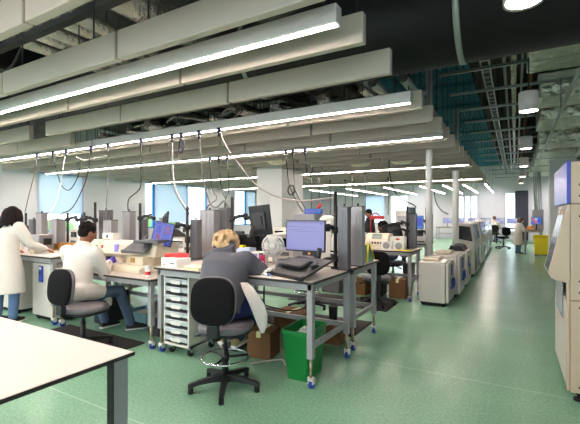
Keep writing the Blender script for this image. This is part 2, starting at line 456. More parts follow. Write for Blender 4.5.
for i, x in enumerate((-1.05, -1.85, -2.65, -3.6, -5.2, -7.0, -9.0)):  # last three are added, mostly hidden, to brighten the far wall
    linear_light(17.6, 24.5, x, BZ, f'linear light running towards the far wall, {ORD[i]} from the aisle', 'y')
# pendants over the aisle
for i, (x, y, lb) in enumerate(((.05, 3.0, 'white cylinder pendant light at the top edge of the view'), (.16, 6.2, 'white cylinder pendant light hanging below the black duct'), (.2, 9.7, 'white cylinder pendant light, next beyond the one by the black duct'),
                                (.22, 13.2, 'white cylinder pendant light, third below the foil ducts'), (.24, 16.7, 'white cylinder pendant light, fourth below the foil ducts'), (.24, 20.2, 'white cylinder pendant light furthest down the aisle'))):
    t = thing('pendant_light', lb, 'light', (x, y, 2.9), 0, 'cylinder pendants over the aisle')
    MB().lathe([(.108, .012), (.122, 0), (.122, .25), (.11, .262), (.02, .27)], seg=28).build('shade', fix_white, t)
    MB().lathe([(.107, .01), (.107, .022)], seg=24).build('diffuser', pend_glow, t)
    MB().cyl((0, 0, .26), (0, 0, ZC - 2.9), .008, seg=6).build('stem', dark_steel, t)
# shallow dish diffusers between the baffles
for i, (px, y, lb) in enumerate(((-3.4, 9.45, 'round cream dish light between baffles, middle of three'), (-2.35, 9.45, 'round cream dish light between baffles, nearest the white post'), (-5.0, 8.05, 'round cream dish light between baffles, beside the boxed column'))):
    t = thing('pendant_dish', lb, 'light', (px, y, 2.72), 0, 'dish lights between the baffles')
    MB().lathe([(.05, 0), (.2, .02), (.27, .07), (.29, .12), (.26, .16), (.05, .2)], seg=28).build('dish', cream_pl, t)
    MB().cyl((0, 0, .19), (0, 0, ZC - 2.72), .008, seg=6).build('stem', dark_steel, t)

# ------------------------------------------------------------------ services above
t = thing('round_duct', 'huge black insulated round duct crossing above the aisle', 'duct', (0, 4.6, 3.72))
MB().cyl((-12.5, 0, 0), (3.1, 0, 0), .555, seg=48).build('duct_body', duct_black, t)
for x in (-.5, -3.1, 2.2):
    MB().cyl((x - .03, 0, 0), (x + .03, 0, 0), .563, seg=48).build('duct_band', band_m, t)
MB().box((.36, -.5, -.30), (.7, -.4, -.27), bev=.005).build('duct_tag', yellow_pl, t, None)
for x in (-10, -5.5, -1.3, 1.4):
    MB().cyl((x, 0, .55), (x, 0, ZC - 3.72), .012, seg=6).build('hanger', dark_steel, t)
# teal deck strips between the concrete ribs
yy = 6.0; i = 0
while yy < 25.3:
    m = MB(); m.box((-2.7, yy, 4.52), (-.77, yy + 1.66, 4.59))
    for k in range(17): m.box((-2.68 + k * .113, yy, 4.5), (-2.65 + k * .113, yy + 1.66, 4.52))
    for k in range(8): m.box((-2.7, yy + .1 + k * .21, 4.505), (-.77, yy + .12 + k * .21, 4.525))
    o = m.build('teal_soffit_panel', teal_deck); tag(o, f'teal ribbed soffit panel above the baffle ends, {ORD[i]} from the black duct', 'soffit panel', 'teal soffit panels')
    yy += 1.93; i += 1
# downstand beams across the aisle zone
for i, y in enumerate((7.2, 10.8, 14.4, 18.0, 21.6)):
    o = MB().box((-.68, y - .12, 4.1), (XR, y + .12, ZC), bev=.01).build('ceiling_beam', slab_m)
    tag(o, f'dark cross beam under the slab, {ORD[i]} beyond the black duct', 'beam', 'cross beams')
# cable trays (ladder) along the aisle
def ladder(x, w, z, y0, y1, label, m=galv):
    t = thing('cable_tray', label, 'cable tray', (x, y0, z)); L_ = y1 - y0
    b = MB(); b.box((-w / 2, 0, 0), (-w / 2 + .02, L_, .06)); b.box((w / 2 - .02, 0, 0), (w / 2, L_, .06)); b.build('side_rails', m, t)
    r = MB(); k = .1
    while k < L_: r.box((-w / 2, k, .005), (w / 2, k + .03, .025)); k += .28
    q = r.build('tray_mesh', m, t); q['kind'] = 'stuff'
    c = MB()
    for q in range(5): c.tube([(-w * .35 + w * .16 * q + .01 * math.sin(j * 1.3 + q), j * L_ / 12, .035) for j in range(13)], .012, 6)
    c.build('cables', cable_dk, t)
    h = MB(); k = .3
    while k < L_:
        for sx in (-1, 1): h.cyl((sx * w / 2, k, .03), (sx * w / 2, k, ZC - z), .006, seg=5)
        k += 2.4
    h.build('hangers', dark_steel, t)
ladder(-.42, .14, 3.9, 5.3, 26, 'galvanised ladder cable tray beside the teal panels')
ladder(-4.3, .3, 4.3, 5.4, 26, 'ladder cable tray above the baffles over the benches')
ladder(-7.8, .4, 4.3, 5.4, 26, 'ladder cable tray above the baffles towards the windows')
# foil ducts along the right
def rect_duct(a, b, label, m=foil, flanges=(), fl_axis=0):
    a, b = V(a), V(b); c = (a + b) / 2; c.z = a.z
    t = thing('foil_duct', label, 'duct', c)
    q = MB().box(a - c, b - c, bev=.03, seg=2); q.build('duct_body', m, t)
    for f in flanges:
        A = V(a); B = V(b); A[fl_axis] = f - .02; B[fl_axis] = f + .02
        MB().box(A - c - V((.02, .02, .02)), B - c + V((.02, .02, .02))).build('flange', galv, t)
    h = MB()
    for sx in (a.x + .1, b.x - .1):
        for sy in (a.y + .1, b.y - .1): h.cyl((sx - c.x, sy - c.y, b.z - c.z), (sx - c.x, sy - c.y, ZC - a.z), .008, seg=5)
    h.build('hangers', dark_steel, t)
rect_duct((.15, 5.5, 3.62), (3.1, 6.9, 4.1), 'crinkled foil wrapped duct just beyond the black duct', foil, (1.2, 2.2), 0)
rect_duct((.35, 7.6, 3.4), (3.1, 8.3, 3.75), 'foil wrapped duct running right behind the first pendants', foil, (1.4,), 0)
rect_duct((.4, 9.0, 3.35), (3.1, 10.3, 3.7), 'pale foil wrapped branch duct above the beige machine', foil, (1.5,), 0)
rect_duct((.5, 11.2, 3.2), (3.1, 12.0, 3.6), 'long foil duct above the pale pillar', foil, (1.7,), 0)
rect_duct((.55, 12.6, 3.2), (1.6, 20.5, 3.6), 'foil duct running down the aisle past the pillar', foil, (14.0, 16, 18), 1)
# round foil pipes
def pipe(p0, p1, r, label, m=foil_pipe, cat='pipe', name='lagged_pipe', rings=True):
    p0, p1 = V(p0), V(p1)
    b = MB(); b.cyl((0, 0, 0), p1 - p0, r, seg=18)
    d = (p1 - p0); n = int(d.length / .8)
    if rings:
        for k in range(1, n): b.cyl(d * (k / n) - d.normalized() * .015, d * (k / n) + d.normalized() * .015, r * 1.06, seg=18)
    t = thing(name, label, cat, p0); b.build('pipe_body', m, t)
    for q in (.2, .8): MB().cyl(d * q + V((0, 0, r)), d * q + V((0, 0, ZC - p0.z)), .006, seg=5).build('hanger', dark_steel, t)
for k in range(5):
    x = -4.9 + k * .27
    pipe((x, 1.5, 3.5 + .03 * (k % 2)), (x, 3.9, 3.5 + .03 * (k % 2)), .075, f'silver lagged pipe above the front baffles, {ORD[k]} of five from the windows')
pipe((-3.3, 1.2, 3.62), (-3.3, 4.0, 3.62), .16, 'fat silver lagged pipe above the nearest light')
pipe((-2.3, .6, 3.75), (-2.3, 4.0, 3.75), .2, 'fat crinkled foil pipe above the front baffles near the aisle')
o = thing('steel_strut', 'black steel strut channel above the front baffles near the windows', 'strut', (-7.2, 2.2, 3.35)); MB().box((0, -.04, 0), (4.5, .04, .06)).build('channel', dark_steel, o); MB().cyl((.3, 0, .05), (.3, 0, ZC - 3.35), .012, seg=6).build('hanger', dark_steel, o); MB().cyl((3.9, 0, .05), (3.9, 0, ZC - 3.35), .012, seg=6).build('hanger', dark_steel, o)
o = thing('steel_strut', 'black steel strut channel crossing under the silver pipes', 'strut', (-5.3, 2.75, 3.38)); MB().box((0, -.03, 0), (3.4, .03, .05)).build('channel', dark_steel, o)
for x in (.15, 1.9, 3.3): MB().cyl((x, 0, .04), (x, 0, ZC - 3.38), .012, seg=6).build('hanger', dark_steel, o)
o = thing('black_unit', 'bulky black fan unit above the front baffles at the left', 'ventilation unit', (-6.6, 2.9, 3.45))
MB().box((-.7, -.4, 0), (.7, .4, .6), bev=.05).build('casing', duct_black, o); MB().cyl((-.5, 0, .58), (-.5, 0, ZC - 3.45), .01, seg=5).build('hanger', dark_steel, o); MB().cyl((.5, 0, .58), (.5, 0, ZC - 3.45), .01, seg=5).build('hanger', dark_steel, o)
# clutter of services above the second light line
rs = random.Random(3)
for k in range(16):
    x = -7.6 + k * .42; y0 = 5.2 + rs.uniform(0, .3); z = 3.3 + rs.uniform(0, .6); r = rs.uniform(.02, .07)
    pipe((x, y0, z), (x, y0 + 3.2 + rs.uniform(0, 3), z), r, f'thin service pipe above the second light line, {ORD[k]} from the windows', rs.choice([foil_pipe, galv, dark_steel]), 'pipe', 'service_pipe', False)
# wavy conduits and flexible ducts running across above the second light line
rc = random.Random(21)
for k in range(18):
    y = 5.2 + rc.uniform(0, 1.6); z = 3.02 + .12 * (y - 4.9) + rc.uniform(0, .34); r = rc.choice([.012, .016, .02, .03, .045]); x0 = -8.6 + rc.uniform(0, 3.5); L_ = rc.uniform(2.2, 5.2)
    if x0 + L_ > -1.3: L_ = -1.3 - x0
    t = thing('loose_conduit', f'wavy conduit lying across the services above the second light line, {ORD[k]} of that tangle', 'conduit', (x0, y, z), 0, 'tangled conduits')
    n = int(L_ / .18); pts = [(q * L_ / n, .10 * math.sin(q * .7 + k), .05 * math.sin(q * 1.1 + k * 2) + .02 * rc.uniform(-1, 1)) for q in range(n + 1)]
    MB().tube(bez(pts, 3), r, 7).build('conduit_run', rc.choice([foil_pipe, galv, dark_steel, foil_pipe, cable_lt, dark_steel]), t)
    h = MB(); h.cyl((L_ * .15, .1 * math.sin(.15 * n * .7 + k), 0), (L_ * .15, 0, ZC - z), .006, seg=5); h.build('hanger', dark_steel, t); MB().cyl((L_ * .8, .1 * math.sin(.8 * n * .7 + k), 0), (L_ * .8, 0, ZC - z), .006, seg=5).build('hanger', dark_steel, t)
for k in range(9):
    x = -7.4 + k * .7 + rc.uniform(-.1, .1)
    pipe((x, 5.1, 3.12 + .05 * (k % 3)), (x, 8.6, 3.12 + .05 * (k % 3)), rc.choice([.05, .08, .1]), f'silver flexible duct running away above the second light line, {ORD[k]} from the windows', foil_pipe, 'duct', 'flexible_duct')
# strut rails across the aisle ceiling
for i, y in enumerate((6.35, 7.45, 8.6, 9.75, 11, 12.3, 13.6, 15, 16.6, 18.3, 20, 22, 24)):
    o = thing('strut_rail', f'thin galvanised rail crossing above the aisle, {ORD[i]} beyond the black duct', 'rail', (-1.0, y, 3.62 - .01 * i))
    MB().box((0, -.02, 0), (4.15, .02, .04)).build('rail', galv, o)
    for x in (.1, 1.3, 2.6, 3.9): MB().cyl((x, 0, .03), (x, 0, ZC - 3.62 + .01 * i), .006, seg=5).build('hanger', dark_steel, o)
pr = random.Random(11)
for i, (x, z, r, m_) in enumerate(((-.26, 4.0, .03, dark_steel), (-.14, 3.8, .022, galv), (-.02, 4.05, .05, foil_pipe), (.10, 3.86, .02, galv), (.24, 3.98, .035, cardboard), (-.5, 4.1, .03, cardboard), (-.62, 3.9, .018, dark_steel))):
    pipe((x, 5.25, z), (x, 23.5, z), r, f'service pipe running along above the pendants, {ORD[i]} of that bundle', m_, 'pipe', 'service_pipe', i % 2 == 0)
for i in range(3):
    x = .62 + .75 * i; z = 3.08 + pr.uniform(0, .08)
    pipe((x, 5.35, z), (x, 15.5 + pr.uniform(0, 5) * (x > 1.7) - 1.3 * (x > .85 and x < 1.7), z), pr.choice([.016, .022]), f'thin pipe running away above the aisle, {ORD[i]} from the pendants', galv, 'pipe', 'service_pipe', False)
for i in range(3):
    pipe((.3, 6.95 + i * .12, 3.6), (3.1, 6.95 + i * .12, 3.6), .025, f'small bare pipe lying under the foil duct, {ORD[i]} from the front', galv, 'pipe', 'service_pipe', False)
b = MB(); b.tube(bez([(-4.9, 2.35, 4.5), (-4.88, 2.36, 4.0), (-4.92, 2.36, 3.5), (-5.1, 2.36, 3.28), (-5.3, 2.36, 3.22)]), .014, 8)
tag(b.build('hanging_cable', cable_dk), 'black looping cable above the front baffles by the red valve', 'cable')

# ------------------------------------------------------------------ benches
def caster(parent, x, y, z_top, wheel_mat, h=.1):
    """swivel caster as children of a leg (thing > leg > housing / wheel); parent origin = leg origin"""
    m = MB(); m.cyl((x, y, h - .012), (x, y, h), .03, seg=14); m.box((x - .026, y - .012, h * .42), (x - .018, y + .035, h - .01), bev=.004); m.box((x + .018, y - .012, h * .42), (x + .026, y + .035, h - .01), bev=.004)
    m.box((x - .026, y - .02, h - .03), (x + .026, y + .03, h - .01), bev=.006)
    m.build('caster_fork', white_pl, parent)
    w = MB(); w.cyl((x - .015, y + .018, .038), (x + .015, y + .018, .038), .038, seg=20); w.cyl((x - .018, y + .018, .038), (x + .018, y + .018, .038), .014, seg=12)
    w.build('caster_wheel', wheel_mat, parent)
def bench(label, x0, x1, y0, y1, z, legs=('fl', 'fr', 'bl', 'br'), shelf=True, post=True, wheel=blue_pl, group=None, rear_rail=True):
    t = thing('lab_bench', label, 'bench', (x0, y0, 0), 0, group)
    w, d = x1 - x0, y1 - y0
    MB().box((0, 0, z - .022), (w, d, z), bev=.003).build('worktop', white_top, t)
    m = MB(); m.box((-.003, -.003, z - .026), (w + .003, .012, z - .004)); m.box((-.003, d - .012, z - .026), (w + .003, d + .003, z - .004)); m.box((-.003, 0, z - .026), (.012, d, z - .004)); m.box((w - .012, 0, z - .026), (w + .003, d, z - .004))
    m.build('edge_band', edge_dark, t)
    f = MB(); f.box((.03, .03, z - .085), (w - .03, .07, z - .026), bev=.003); f.box((.03, d - .07, z - .085), (w - .03, d - .03, z - .026), bev=.003)
    f.box((.03, .03, z - .085), (.07, d - .03, z - .026), bev=.003); f.box((w - .07, .03, z - .085), (w - .03, d - .03, z - .026), bev=.003)
    f.build('support_frame', frame_grey, t)
    for k in legs:
        x = .05 if k[1] == 'l' else w - .05; y = .06 if k[0] == 'f' else d - .06
        l = MB(); l.box((x - .028, y - .028, .26), (x + .028, y + .028, z - .026), bev=.005)
        lg = l.build('leg', frame_grey, t)
        MB().cyl((x, y, .095), (x, y, .27), .014, seg=12).build('adjusting_post', zinc, lg)
        caster(lg, x, y, .1, wheel)
    for x in (.05, w - .05):
        MB().box((x - .018, .08, .34), (x + .018, d - .08, .385), bev=.003).build('end_rail', frame_grey, t)
    if rear_rail: MB().box((.06, d - .08, .33), (w - .06, d - .045, .38), bev=.003).build('rear_rail', frame_grey, t)
    return t
bench('white topped grey bench of the person in the hoodie, above the green bin', -3.41, -1.475, 2.95, 3.9, .935)
bench('low white topped bench with the cream embedding unit, at the seated man', -5.32, -3.47, 2.95, 3.9, .79)
bench('white topped bench where the standing woman works', -7.9, -5.4, 2.95, 3.9, .93)
bench('white topped bench back to back with the hoodie person bench, bearing the teal stand', -3.41, -1.5, 4.02, 4.88, .93)
bench('white topped bench behind the embedding unit bench', -5.32, -3.47, 4.02, 4.88, .93)
bench('white topped bench by the window behind the standing woman bench', -7.9, -5.4, 4.02, 4.88, .93)
bench('bench with two cream stainers and small white units, next to the cabinets', -3.6, -1.52, 6.8, 7.6, .88)
bench('bench carrying the blue picture screen, between the white posts', -3.5, -1.62, 8.75, 9.5, .88)
bench('bench in the second row behind the boxed column side', -5.35, -3.75, 6.8, 7.6, .88)
bench('bench in the second row closest to the windows', -8.0, -6.4, 6.8, 7.6, .88)
bench('bench under the dark standing figure, third row', -5.4, -3.6, 10.5, 11.2, .88)
bench('small bench at the aisle end with orange packets, beside the yellow bin', .3, .92, 17.4, 18.6, .92)
bench('long far wall desk with bright screens', -4.2, .2, 25.2, 26.1, .78)
# near table
t = thing('work_table', 'white topped table with dark edge in the near left corner', 'table', (-3.3, -.6, 0))
TW, TD = 1.92, 1.69
MB().box((0, 0, .916), (TW, TD, .93), bev=.002).build('worktop', white_top, t)
m = MB(); m.box((-.002, -.002, .914), (TW + .003, .012, .9285)); m.box((-.002, TD - .012, .914), (TW + .003, TD + .003, .9285)); m.box((-.002, 0, .914), (.012, TD, .9285)); m.box((TW - .012, 0, .914), (TW + .003, TD, .9285)); m.build('edge_band', edge_dark, t)
f = MB()
for a, b in (((.06, .12, .86), (TW - .06, .16, .915)), ((.06, TD - .07, .875), (TW - .06, TD - .03, .915)), ((.06, .12, .86), (.1, TD - .03, .915))): f.box(a, b, bev=.003)
f.build('support_frame', dark_steel, t)
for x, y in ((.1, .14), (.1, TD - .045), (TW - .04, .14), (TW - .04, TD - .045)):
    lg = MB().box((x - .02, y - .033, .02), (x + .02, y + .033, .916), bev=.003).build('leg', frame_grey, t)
    MB().box((x - .0195, y - .037, .02), (x + .019, y - .0325, .916)).build('leg_shade_strip', dark_steel, lg)  # dark strip stands in for the shade on this leg face
    MB().cyl((x, y, 0), (x, y, .022), .02, seg=14).build('foot', rubber, lg)

# mats
for x0, x1, y0, y1, lb in ((-5.25, -3.75, 2.3, 3.12, 'dark anti fatigue mat under the seated man'), (-3.45, -1.72, 4.54, 5.3, 'dark floor mat behind the hoodie person benches'), (-3.5, -1.73, 6.0, 6.75, 'dark floor mat in front of the stainer bench')):
    tag(MB().box((x0, y0, .0005), (x1, y1, .012), bev=.004).build('floor_mat', mat_rub), lb, 'mat')

# ------------------------------------------------------------------ chairs
def chair(label, loc, rz, sh=.6, ring=True, glides=True, seat_m=vinyl_grey, group='draughtsman chairs'):
    """faces local +Y"""
    t = thing('draughtsman_chair', label, 'chair', loc, rz, group)
    M = Matrix.Translation((0, .03, sh - .035))
    m = MB(); m.pad(.46, .44, .06, M, 2.7, 40, 0, .12); m.build('seat', seat_m, t)
    M = Matrix.Translation((0, .03, sh - .075)); m = MB(); m.pad(.44, .42, .03, M, 2.7, 36, 0, 0); m.build('seat_shell', black_pl, t)
    Rb = Matrix.Translation((0, -.235, sh + .235)) @ Matrix.Rotation(PI / 2 - .10, 4, 'X')
    m = MB(); m.pad(.385, .39, .05, Rb @ Matrix.Rotation(PI, 4, 'X'), 2.9, 44, 0, .12, -.28); bk = m.build('backrest', seat_m, t)
    m = MB(); m.pad(.377, .38, .06, Matrix.Translation((0, -.018, 0)) @ Rb, 2.9, 44, 0, .3, .28); m.build('back_shell', black_fab, bk)
    m = MB(); m.box((-.035, -.275, sh + .02), (.035, -.245, sh + .2), bev=.01); m.tube(bez([(0, -.262, sh + .06), (0, -.25, sh - .04), (0, -.17, sh - .1), (0, .0, sh - .105)]), .03, 8, flat=.5); m.box((-.05, -.285, sh - .06), (.05, -.225, sh + .05), bev=.014)
    m.build('back_bracket', black_pl, t)
    m = MB(); m.box((-.1, -.08, sh - .125), (.1, .12, sh - .09), bev=.012); m.cyl((-.1, .02, sh - .11), (-.27, .0, sh - .13), .008, seg=8); m.cyl((-.22, .005, sh - .125), (-.29, -.002, sh - .133), .014, seg=8)
    m.build('tilt_mechanism', black_pl, t)
    m = MB(); m.cyl((0, 0, .06), (0, 0, sh * .62), .027, seg=16); m.cyl((0, 0, sh * .6), (0, 0, sh - .1), .016, seg=14); m.build('gas_column', black_pl, t)
    if ring:
        z = .27; R = .205
        m = MB(); P = [(R * math.cos(a * PI / 24), R * math.sin(a * PI / 24), z) for a in range(49)]; m.tube(P, .0105, 8)
        rg = m.build('foot_ring', chrome, t)
        m = MB(); m.cyl((0, 0, z - .03), (0, 0, z + .03), .036, seg=16)
        for k in range(3):
            a = k * 2 * PI / 3 + .5; m.cyl((0, 0, z), (R * math.cos(a), R * math.sin(a), z), .011, seg=8)
        m.build('ring_spokes', black_pl, rg)
    m = MB(); m.cyl((0, 0, .06), (0, 0, .135), .045, .038, seg=18)
    m.build('base_hub', black_pl, t)
    for k in range(5):
        a = k * 2 * PI / 5 - .03; u = V((math.cos(a), math.sin(a), 0)); w = V((-u.y, u.x, 0))
        rg = []
        for q, hw, zt, zb in ((.03, .03, .13, .07), (.12, .028, .118, .074), (.22, .024, .1, .068), (.3, .021, .082, .05), (.315, .016, .074, .052)):
            rg.append([u * q + w * hw + V((0, 0, zb)), u * q + w * hw * .8 + V((0, 0, zt)), u * q - w * hw * .8 + V((0, 0, zt)), u * q - w * hw + V((0, 0, zb))])
        ar = MB().loft(rg, 0, False).build('base_arm', black_pl, t)
        g = MB()
        if glides: g.cyl(u * .292 + V((0, 0, 0)), u * .292 + V((0, 0, .06)), .023, .02, seg=14)
        else:
            g.cyl(u * .29 - w * .022 + V((0, 0, .028)), u * .29 + w * .022 + V((0, 0, .028)), .028, seg=14)
        g.build('foot_glide' if glides else 'chair_wheel', rubber, ar)
    return t
chair('black backed draughtsman chair with chrome foot ring under the person in the hoodie', (-2.18, 2.66, 0), .30, .57)
chair('black backed chair with grey vinyl seat under the man in the white coat', (-4.16, 2.62, .0125), .06, .49, False)
chair('black draughtsman chair tucked behind the stainer bench mat', (-2.9, 5.6, 0), 2.6, .5, True)
chair('black chair partly hidden under the stainer bench', (-2.0, 6.35, .0125), .4, .48, False)
chair('dark office chair of the person at the far desk, turned from the aisle', (-.95, 23.6, 0), .1, .55, False, False, black_fab)
chair('dark office chair beside the standing worker in white at the aisle end', (-.45, 19.8, 0), .5, .55, False, False, black_fab)

# ------------------------------------------------------------------ tray trolley
t = thing('tray_trolley', 'white trolley of clear pull-out trays below the bench next to the hoodie person', 'trolley', (-3.31, 3.0, 0))
W, D, H0, H1 = .37, .45, .105, .86
m = MB(); m.box((0, 0, H0), (.02, D, H1)); m.box((W - .02, 0, H0), (W, D, H1)); m.box((0, 0, H1 - .02), (W, D, H1)); m.box((0, 0, H0), (W, D, H0 + .025)); m.box((0, D - .015, H0), (W, D, H1))
m.build('carcass', off_white, t, None, .002)
n = 8; hh = (H1 - H0 - .055) / n
for k in range(n):
    z = H0 + .03 + k * hh
    m = MB()
    m.box((.026, .012, z + .02), (W - .026, D - .03, z + .03)); m.box((.026, .012, z + .03), (.03, D - .03, z + hh - .016)); m.box((W - .03, .012, z + .03), (W - .026, D - .03, z + hh - .016))
    m.box((.024, .002, z + .022), (W - .024, .012, z + hh - .03)); m.box((.022, -.01, z + hh - .026), (W - .022, .014, z + hh - .014), bev=.004)
    tr = m.build('tray', tray_clear, t)
    m = MB(); P = [(.1, z + .046), (.13, z + .018), (W - .13, z + .018), (W - .1, z + .046), (W - .115, z + .052), (W - .14, z + .03), (.14, z + .03), (.115, z + .052)]
    m.prism(P, 'y', -.012, .004); m.box((.12, -.008, z + .026), (W - .12, .0, z + .056)); m.build('tray_grip', white_pl, tr)
    m = MB(); m.box((.024, .014, z - .004), (W - .024, D - .03, z + .018)); m.build('tray_gap', dark_gap, tr)
for x in (.05, W - .05):
    for y in (.06, D - .06):
        m = MB(); m.cyl((x, y, .09), (x, y, .106), .026, seg=14); m.box((x - .024, y - .01, .035), (x - .017, y + .03, .095)); m.box((x + .017, y - .01, .035), (x + .024, y + .03, .095)); m.box((x - .024, y - .02, .07), (x + .024, y + .03, .095), bev=.006)
        c_ = m.build('caster', chrome, t)
        MB().cyl((x - .015, y + .015, .037), (x + .015, y + .015, .037), .037, seg=18).build('caster_wheel', rubber, c_)

# ------------------------------------------------------------------ green bin and boxes on the floor
t = thing('green_bin', 'open green plastic bin with waste under the bench corner', 'bin', (-1.72, 3.27, 0), .04)
def hollow(m, w0, d0, w1, d1, h, th=.008, r=.03, seg=4):
    def ring(w, d, z, rr):
        P = []
        for cx_, cy_, a0 in ((w / 2 - rr, d / 2 - rr, 0), (-w / 2 + rr, d / 2 - rr, PI / 2), (-w / 2 + rr, -d / 2 + rr, PI), (w / 2 - rr, -d / 2 + rr, 1.5 * PI)):
            for k in range(seg + 1): P.append((cx_ + rr * math.cos(a0 + k * PI / 2 / seg), cy_ + rr * math.sin(a0 + k * PI / 2 / seg), z))
        return P
    m.loft([ring(w0, d0, .0, r), ring(w1, d1, h - .035, r), ring(w1 + .03, d1 + .03, h - .033, r + .01), ring(w1 + .03, d1 + .03, h, r + .01), ring(w1 - .012, d1 - .012, h, r), ring(w0 - .02, d0 - .02, .02, r)], 0, False)
m = MB(); hollow(m, .215, .33, .27, .42, .455); m.build('bin_body', green_pl, t)
for sx in (-1, 1): MB().box((sx * .148 - .02, -.08, .40), (sx * .148 + .02, .08, .43), bev=.008).build('handle', green_pl, t)
m = MB(); m.pad(.21, .33, .05, Matrix.Translation((0, 0, .36)), 2.6, 20, 0, .4); m.box((-.07, -.12, .38), (.05, -.0, .455), bev=.01, M=Matrix.Rotation(.15, 4, 'Y')); m.build('waste_paper', paper, t)
m = MB(); m.box((-.02, .03, .40), (.03, .07, .445), bev=.006); m.build('waste_scrap', dark_gap, t)
def carton(label, loc, size, rz=0, m_=cardboard, group=None, flaps=True):
    w, d, h = size; t = thing('cardboard_box', label, 'box', loc, rz, group)
    m = MB(); m.box((-w / 2, -d / 2, 0), (w / 2, d / 2, h), bev=.004); m.build('carton', m_, t)
    if flaps: MB().box((-.025, -d / 2 - .001, h - .06), (.025, d / 2 + .001, h + .0015)).build('packing_tape', manila, t)
    return t
carton('brown cardboard box on the floor beyond the hoodie person foot ring', (-2.34, 3.5, 0), (.27, .26, .28), .15)
carton('brown cardboard box under the bench behind the green bin', (-1.95, 3.72, 0), (.3, .22, .28), -.2)
carton('flat brown cardboard box on the floor right of the green bin under the next bench', (-1.95, 4.3, 0), (.4, .3, .2), .1)
carton('brown cardboard box under the bench bearing the teal stand, on the window side', (-2.5, 4.45, 0), (.44, .3, .26), -.1)
carton('brown carton under the stainer bench next to its aisle leg', (-1.85, 7.2, 0), (.3, .3, .34), .1)
carton('brown carton under the stainer bench near the window end', (-2.6, 7.2, 0), (.4, .35, .3), -.1)
# computers under benches
def tower(label, loc, rz=0):
    t = thing('computer_tower', label, 'computer', loc, rz, 'computer towers under the benches')
    MB().box((-.09, -.21, .01), (.09, .21, .42), bev=.008).build('case', black_pl, t)
    MB().box((-.085, -.222, .02), (.085, -.208, .41), bev=.008).build('front_panel', mat('tower_front', (48, 48, 54), .35), t)
    m = MB()
    for sx in (-.06, .06):
        for sy in (-.16, .16): m.cyl((sx, sy, 0), (sx, sy, .012), .014, seg=10)
    m.build('rubber_feet', rubber, t)
tower('black computer tower under the bench by the tray trolley', (-2.72, 3.6, 0))
tower('black computer tower under the low bench, between the seated man and the trolley', (-3.85, 3.55, 0))
tower('black computer tower under the low bench nearest the window', (-4.95, 3.55, 0))
tower('black computer tower under the stainer bench by the brown cartons', (-2.2, 7.15, 0))
tower('black computer tower below the blue picture screen bench', (-2.1, 9.1, 0))
b_ = thing('black_boots', 'black rubber boot standing under the bench behind the green bin', 'boot', (-2.02, 4.62, .0125))
m = MB(); m.lathe([(.05, .06), (.055, .2), (.06, .32)], seg=16); m.pad(.1, .27, .08, Matrix.Translation((0, -.06, .045)), 2.3, 24); m.build('boot_upper', rubber, b_); b_.name = 'black_boot'
# low shelf units with dark clutter below the benches
def crate(label, loc, size, m_, rz=0, cat='crate', nm='storage_crate'):
    w, d, h = size; t = thing(nm, label, cat, loc, rz)
    m = MB(); hollow(m, w * .88, d * .88, w, d, h); m.build('crate_body', m_, t)
    m = MB(); m.box((-w * .4, -d * .4, h * .5), (w * .4, d * .4, h * .85), bev=.02); m.build('contents', paper, t); return t
crate('grey crate under the stainer bench in the shade', (-3.1, 7.1, 0), (.42, .36, .26), vinyl_grey)
crate('pale blue crate under the low bench behind the seated man shoes', (-4.35, 3.62, 0), (.4, .34, .22), mat('crate_blue', (120, 160, 172), .5))

# ------------------------------------------------------------------ white cabinets with blue handles
def cabinet(label, x0, x1, y0, y1, h, side='x', group='white cabinets with blue handles', lid=True, stack=None, hz=None):
    t = thing('white_cabinet', label, 'cabinet', (x0, y0, 0), 0, group)
    w, d = x1 - x0, y1 - y0
    if side == 'x':
        MB().box((0, 0, .06), (w - .05, d, h), bev=.012, seg=3).build('cabinet_body', cab_white, t)
        dr = MB().box((w - .043, .004, .07), (w, d - .004, h - .015), bev=.012, seg=3).build('door', cab_white, t)
        m = MB(); m.box((w, d * .42, h * .66), (w + .012, d * .62, h * .92), bev=.004); m.build('lock_plate', blue_pl, dr)
        m = MB(); m.tube(bez([(w, d * .40, h * .38), (w + .03, d * .40, h * .42), (w + .03, d * .40, h * .58), (w + .03, d * .64, h * .58), (w + .03, d * .64, h * .42), (w, d * .64, h * .38)], 4), .018, 8); m.build('handle', blue_pl, dr)
    else:
        MB().box((0, .05, .06), (w, d, h), bev=.012, seg=3).build('cabinet_body', cab_white, t)
        dr = MB().box((.004, 0, .07), (w - .004, .043, h - .015), bev=.012, seg=3).build('door', cab_white, t)
        hx = w * .42 if hz is None else hz
        m = MB(); m.box((hx, -.02, h * .66), (hx + .10, 0, h * .94), bev=.008); hd = m.build('lock_box', blue_pl, dr)
        MB().box((hx + .02, -.024, h * .78), (hx + .06, -.018, h * .84), bev=.003).build('keyhole_plate', black_pl, hd); MB().box((hx + .02, -.023, h * .88), (hx + .08, -.018, h * .92)).build('lock_label', paper, hd)
    MB().box((.03, .04, .02), (w - .06, d - .03, .062)).build('plinth', dark_gap, t)
    for x in (.06, w - .09):
        for y in (.07, d - .07): MB().cyl((x, y, 0), (x, y, .03), .025, seg=12).build('foot', rubber, t)
    if lid: MB().box((.02, d * .35, h), (w * .62, d * .95, h + .05), bev=.018, seg=3).build('top_cover', cream_pl, t)
    return t
cabinet('white cabinet with blue handle, nearest of the aisle row', -1.4, -.93, 6.74, 7.42, .72)
cabinet('white cabinet with blue handle, second of the aisle row', -1.36, -.86, 7.62, 8.4, .76)
cabinet('white cabinet below the bench between the standing woman and the seated man', -6.07, -5.50, 3.05, 3.6, .83, 'y', None, False, None, .2)
cabinet('low white cabinet under the bench at the left edge of the photo', -7.2, -6.5, 3.05, 3.6, .83, 'y', None, False)
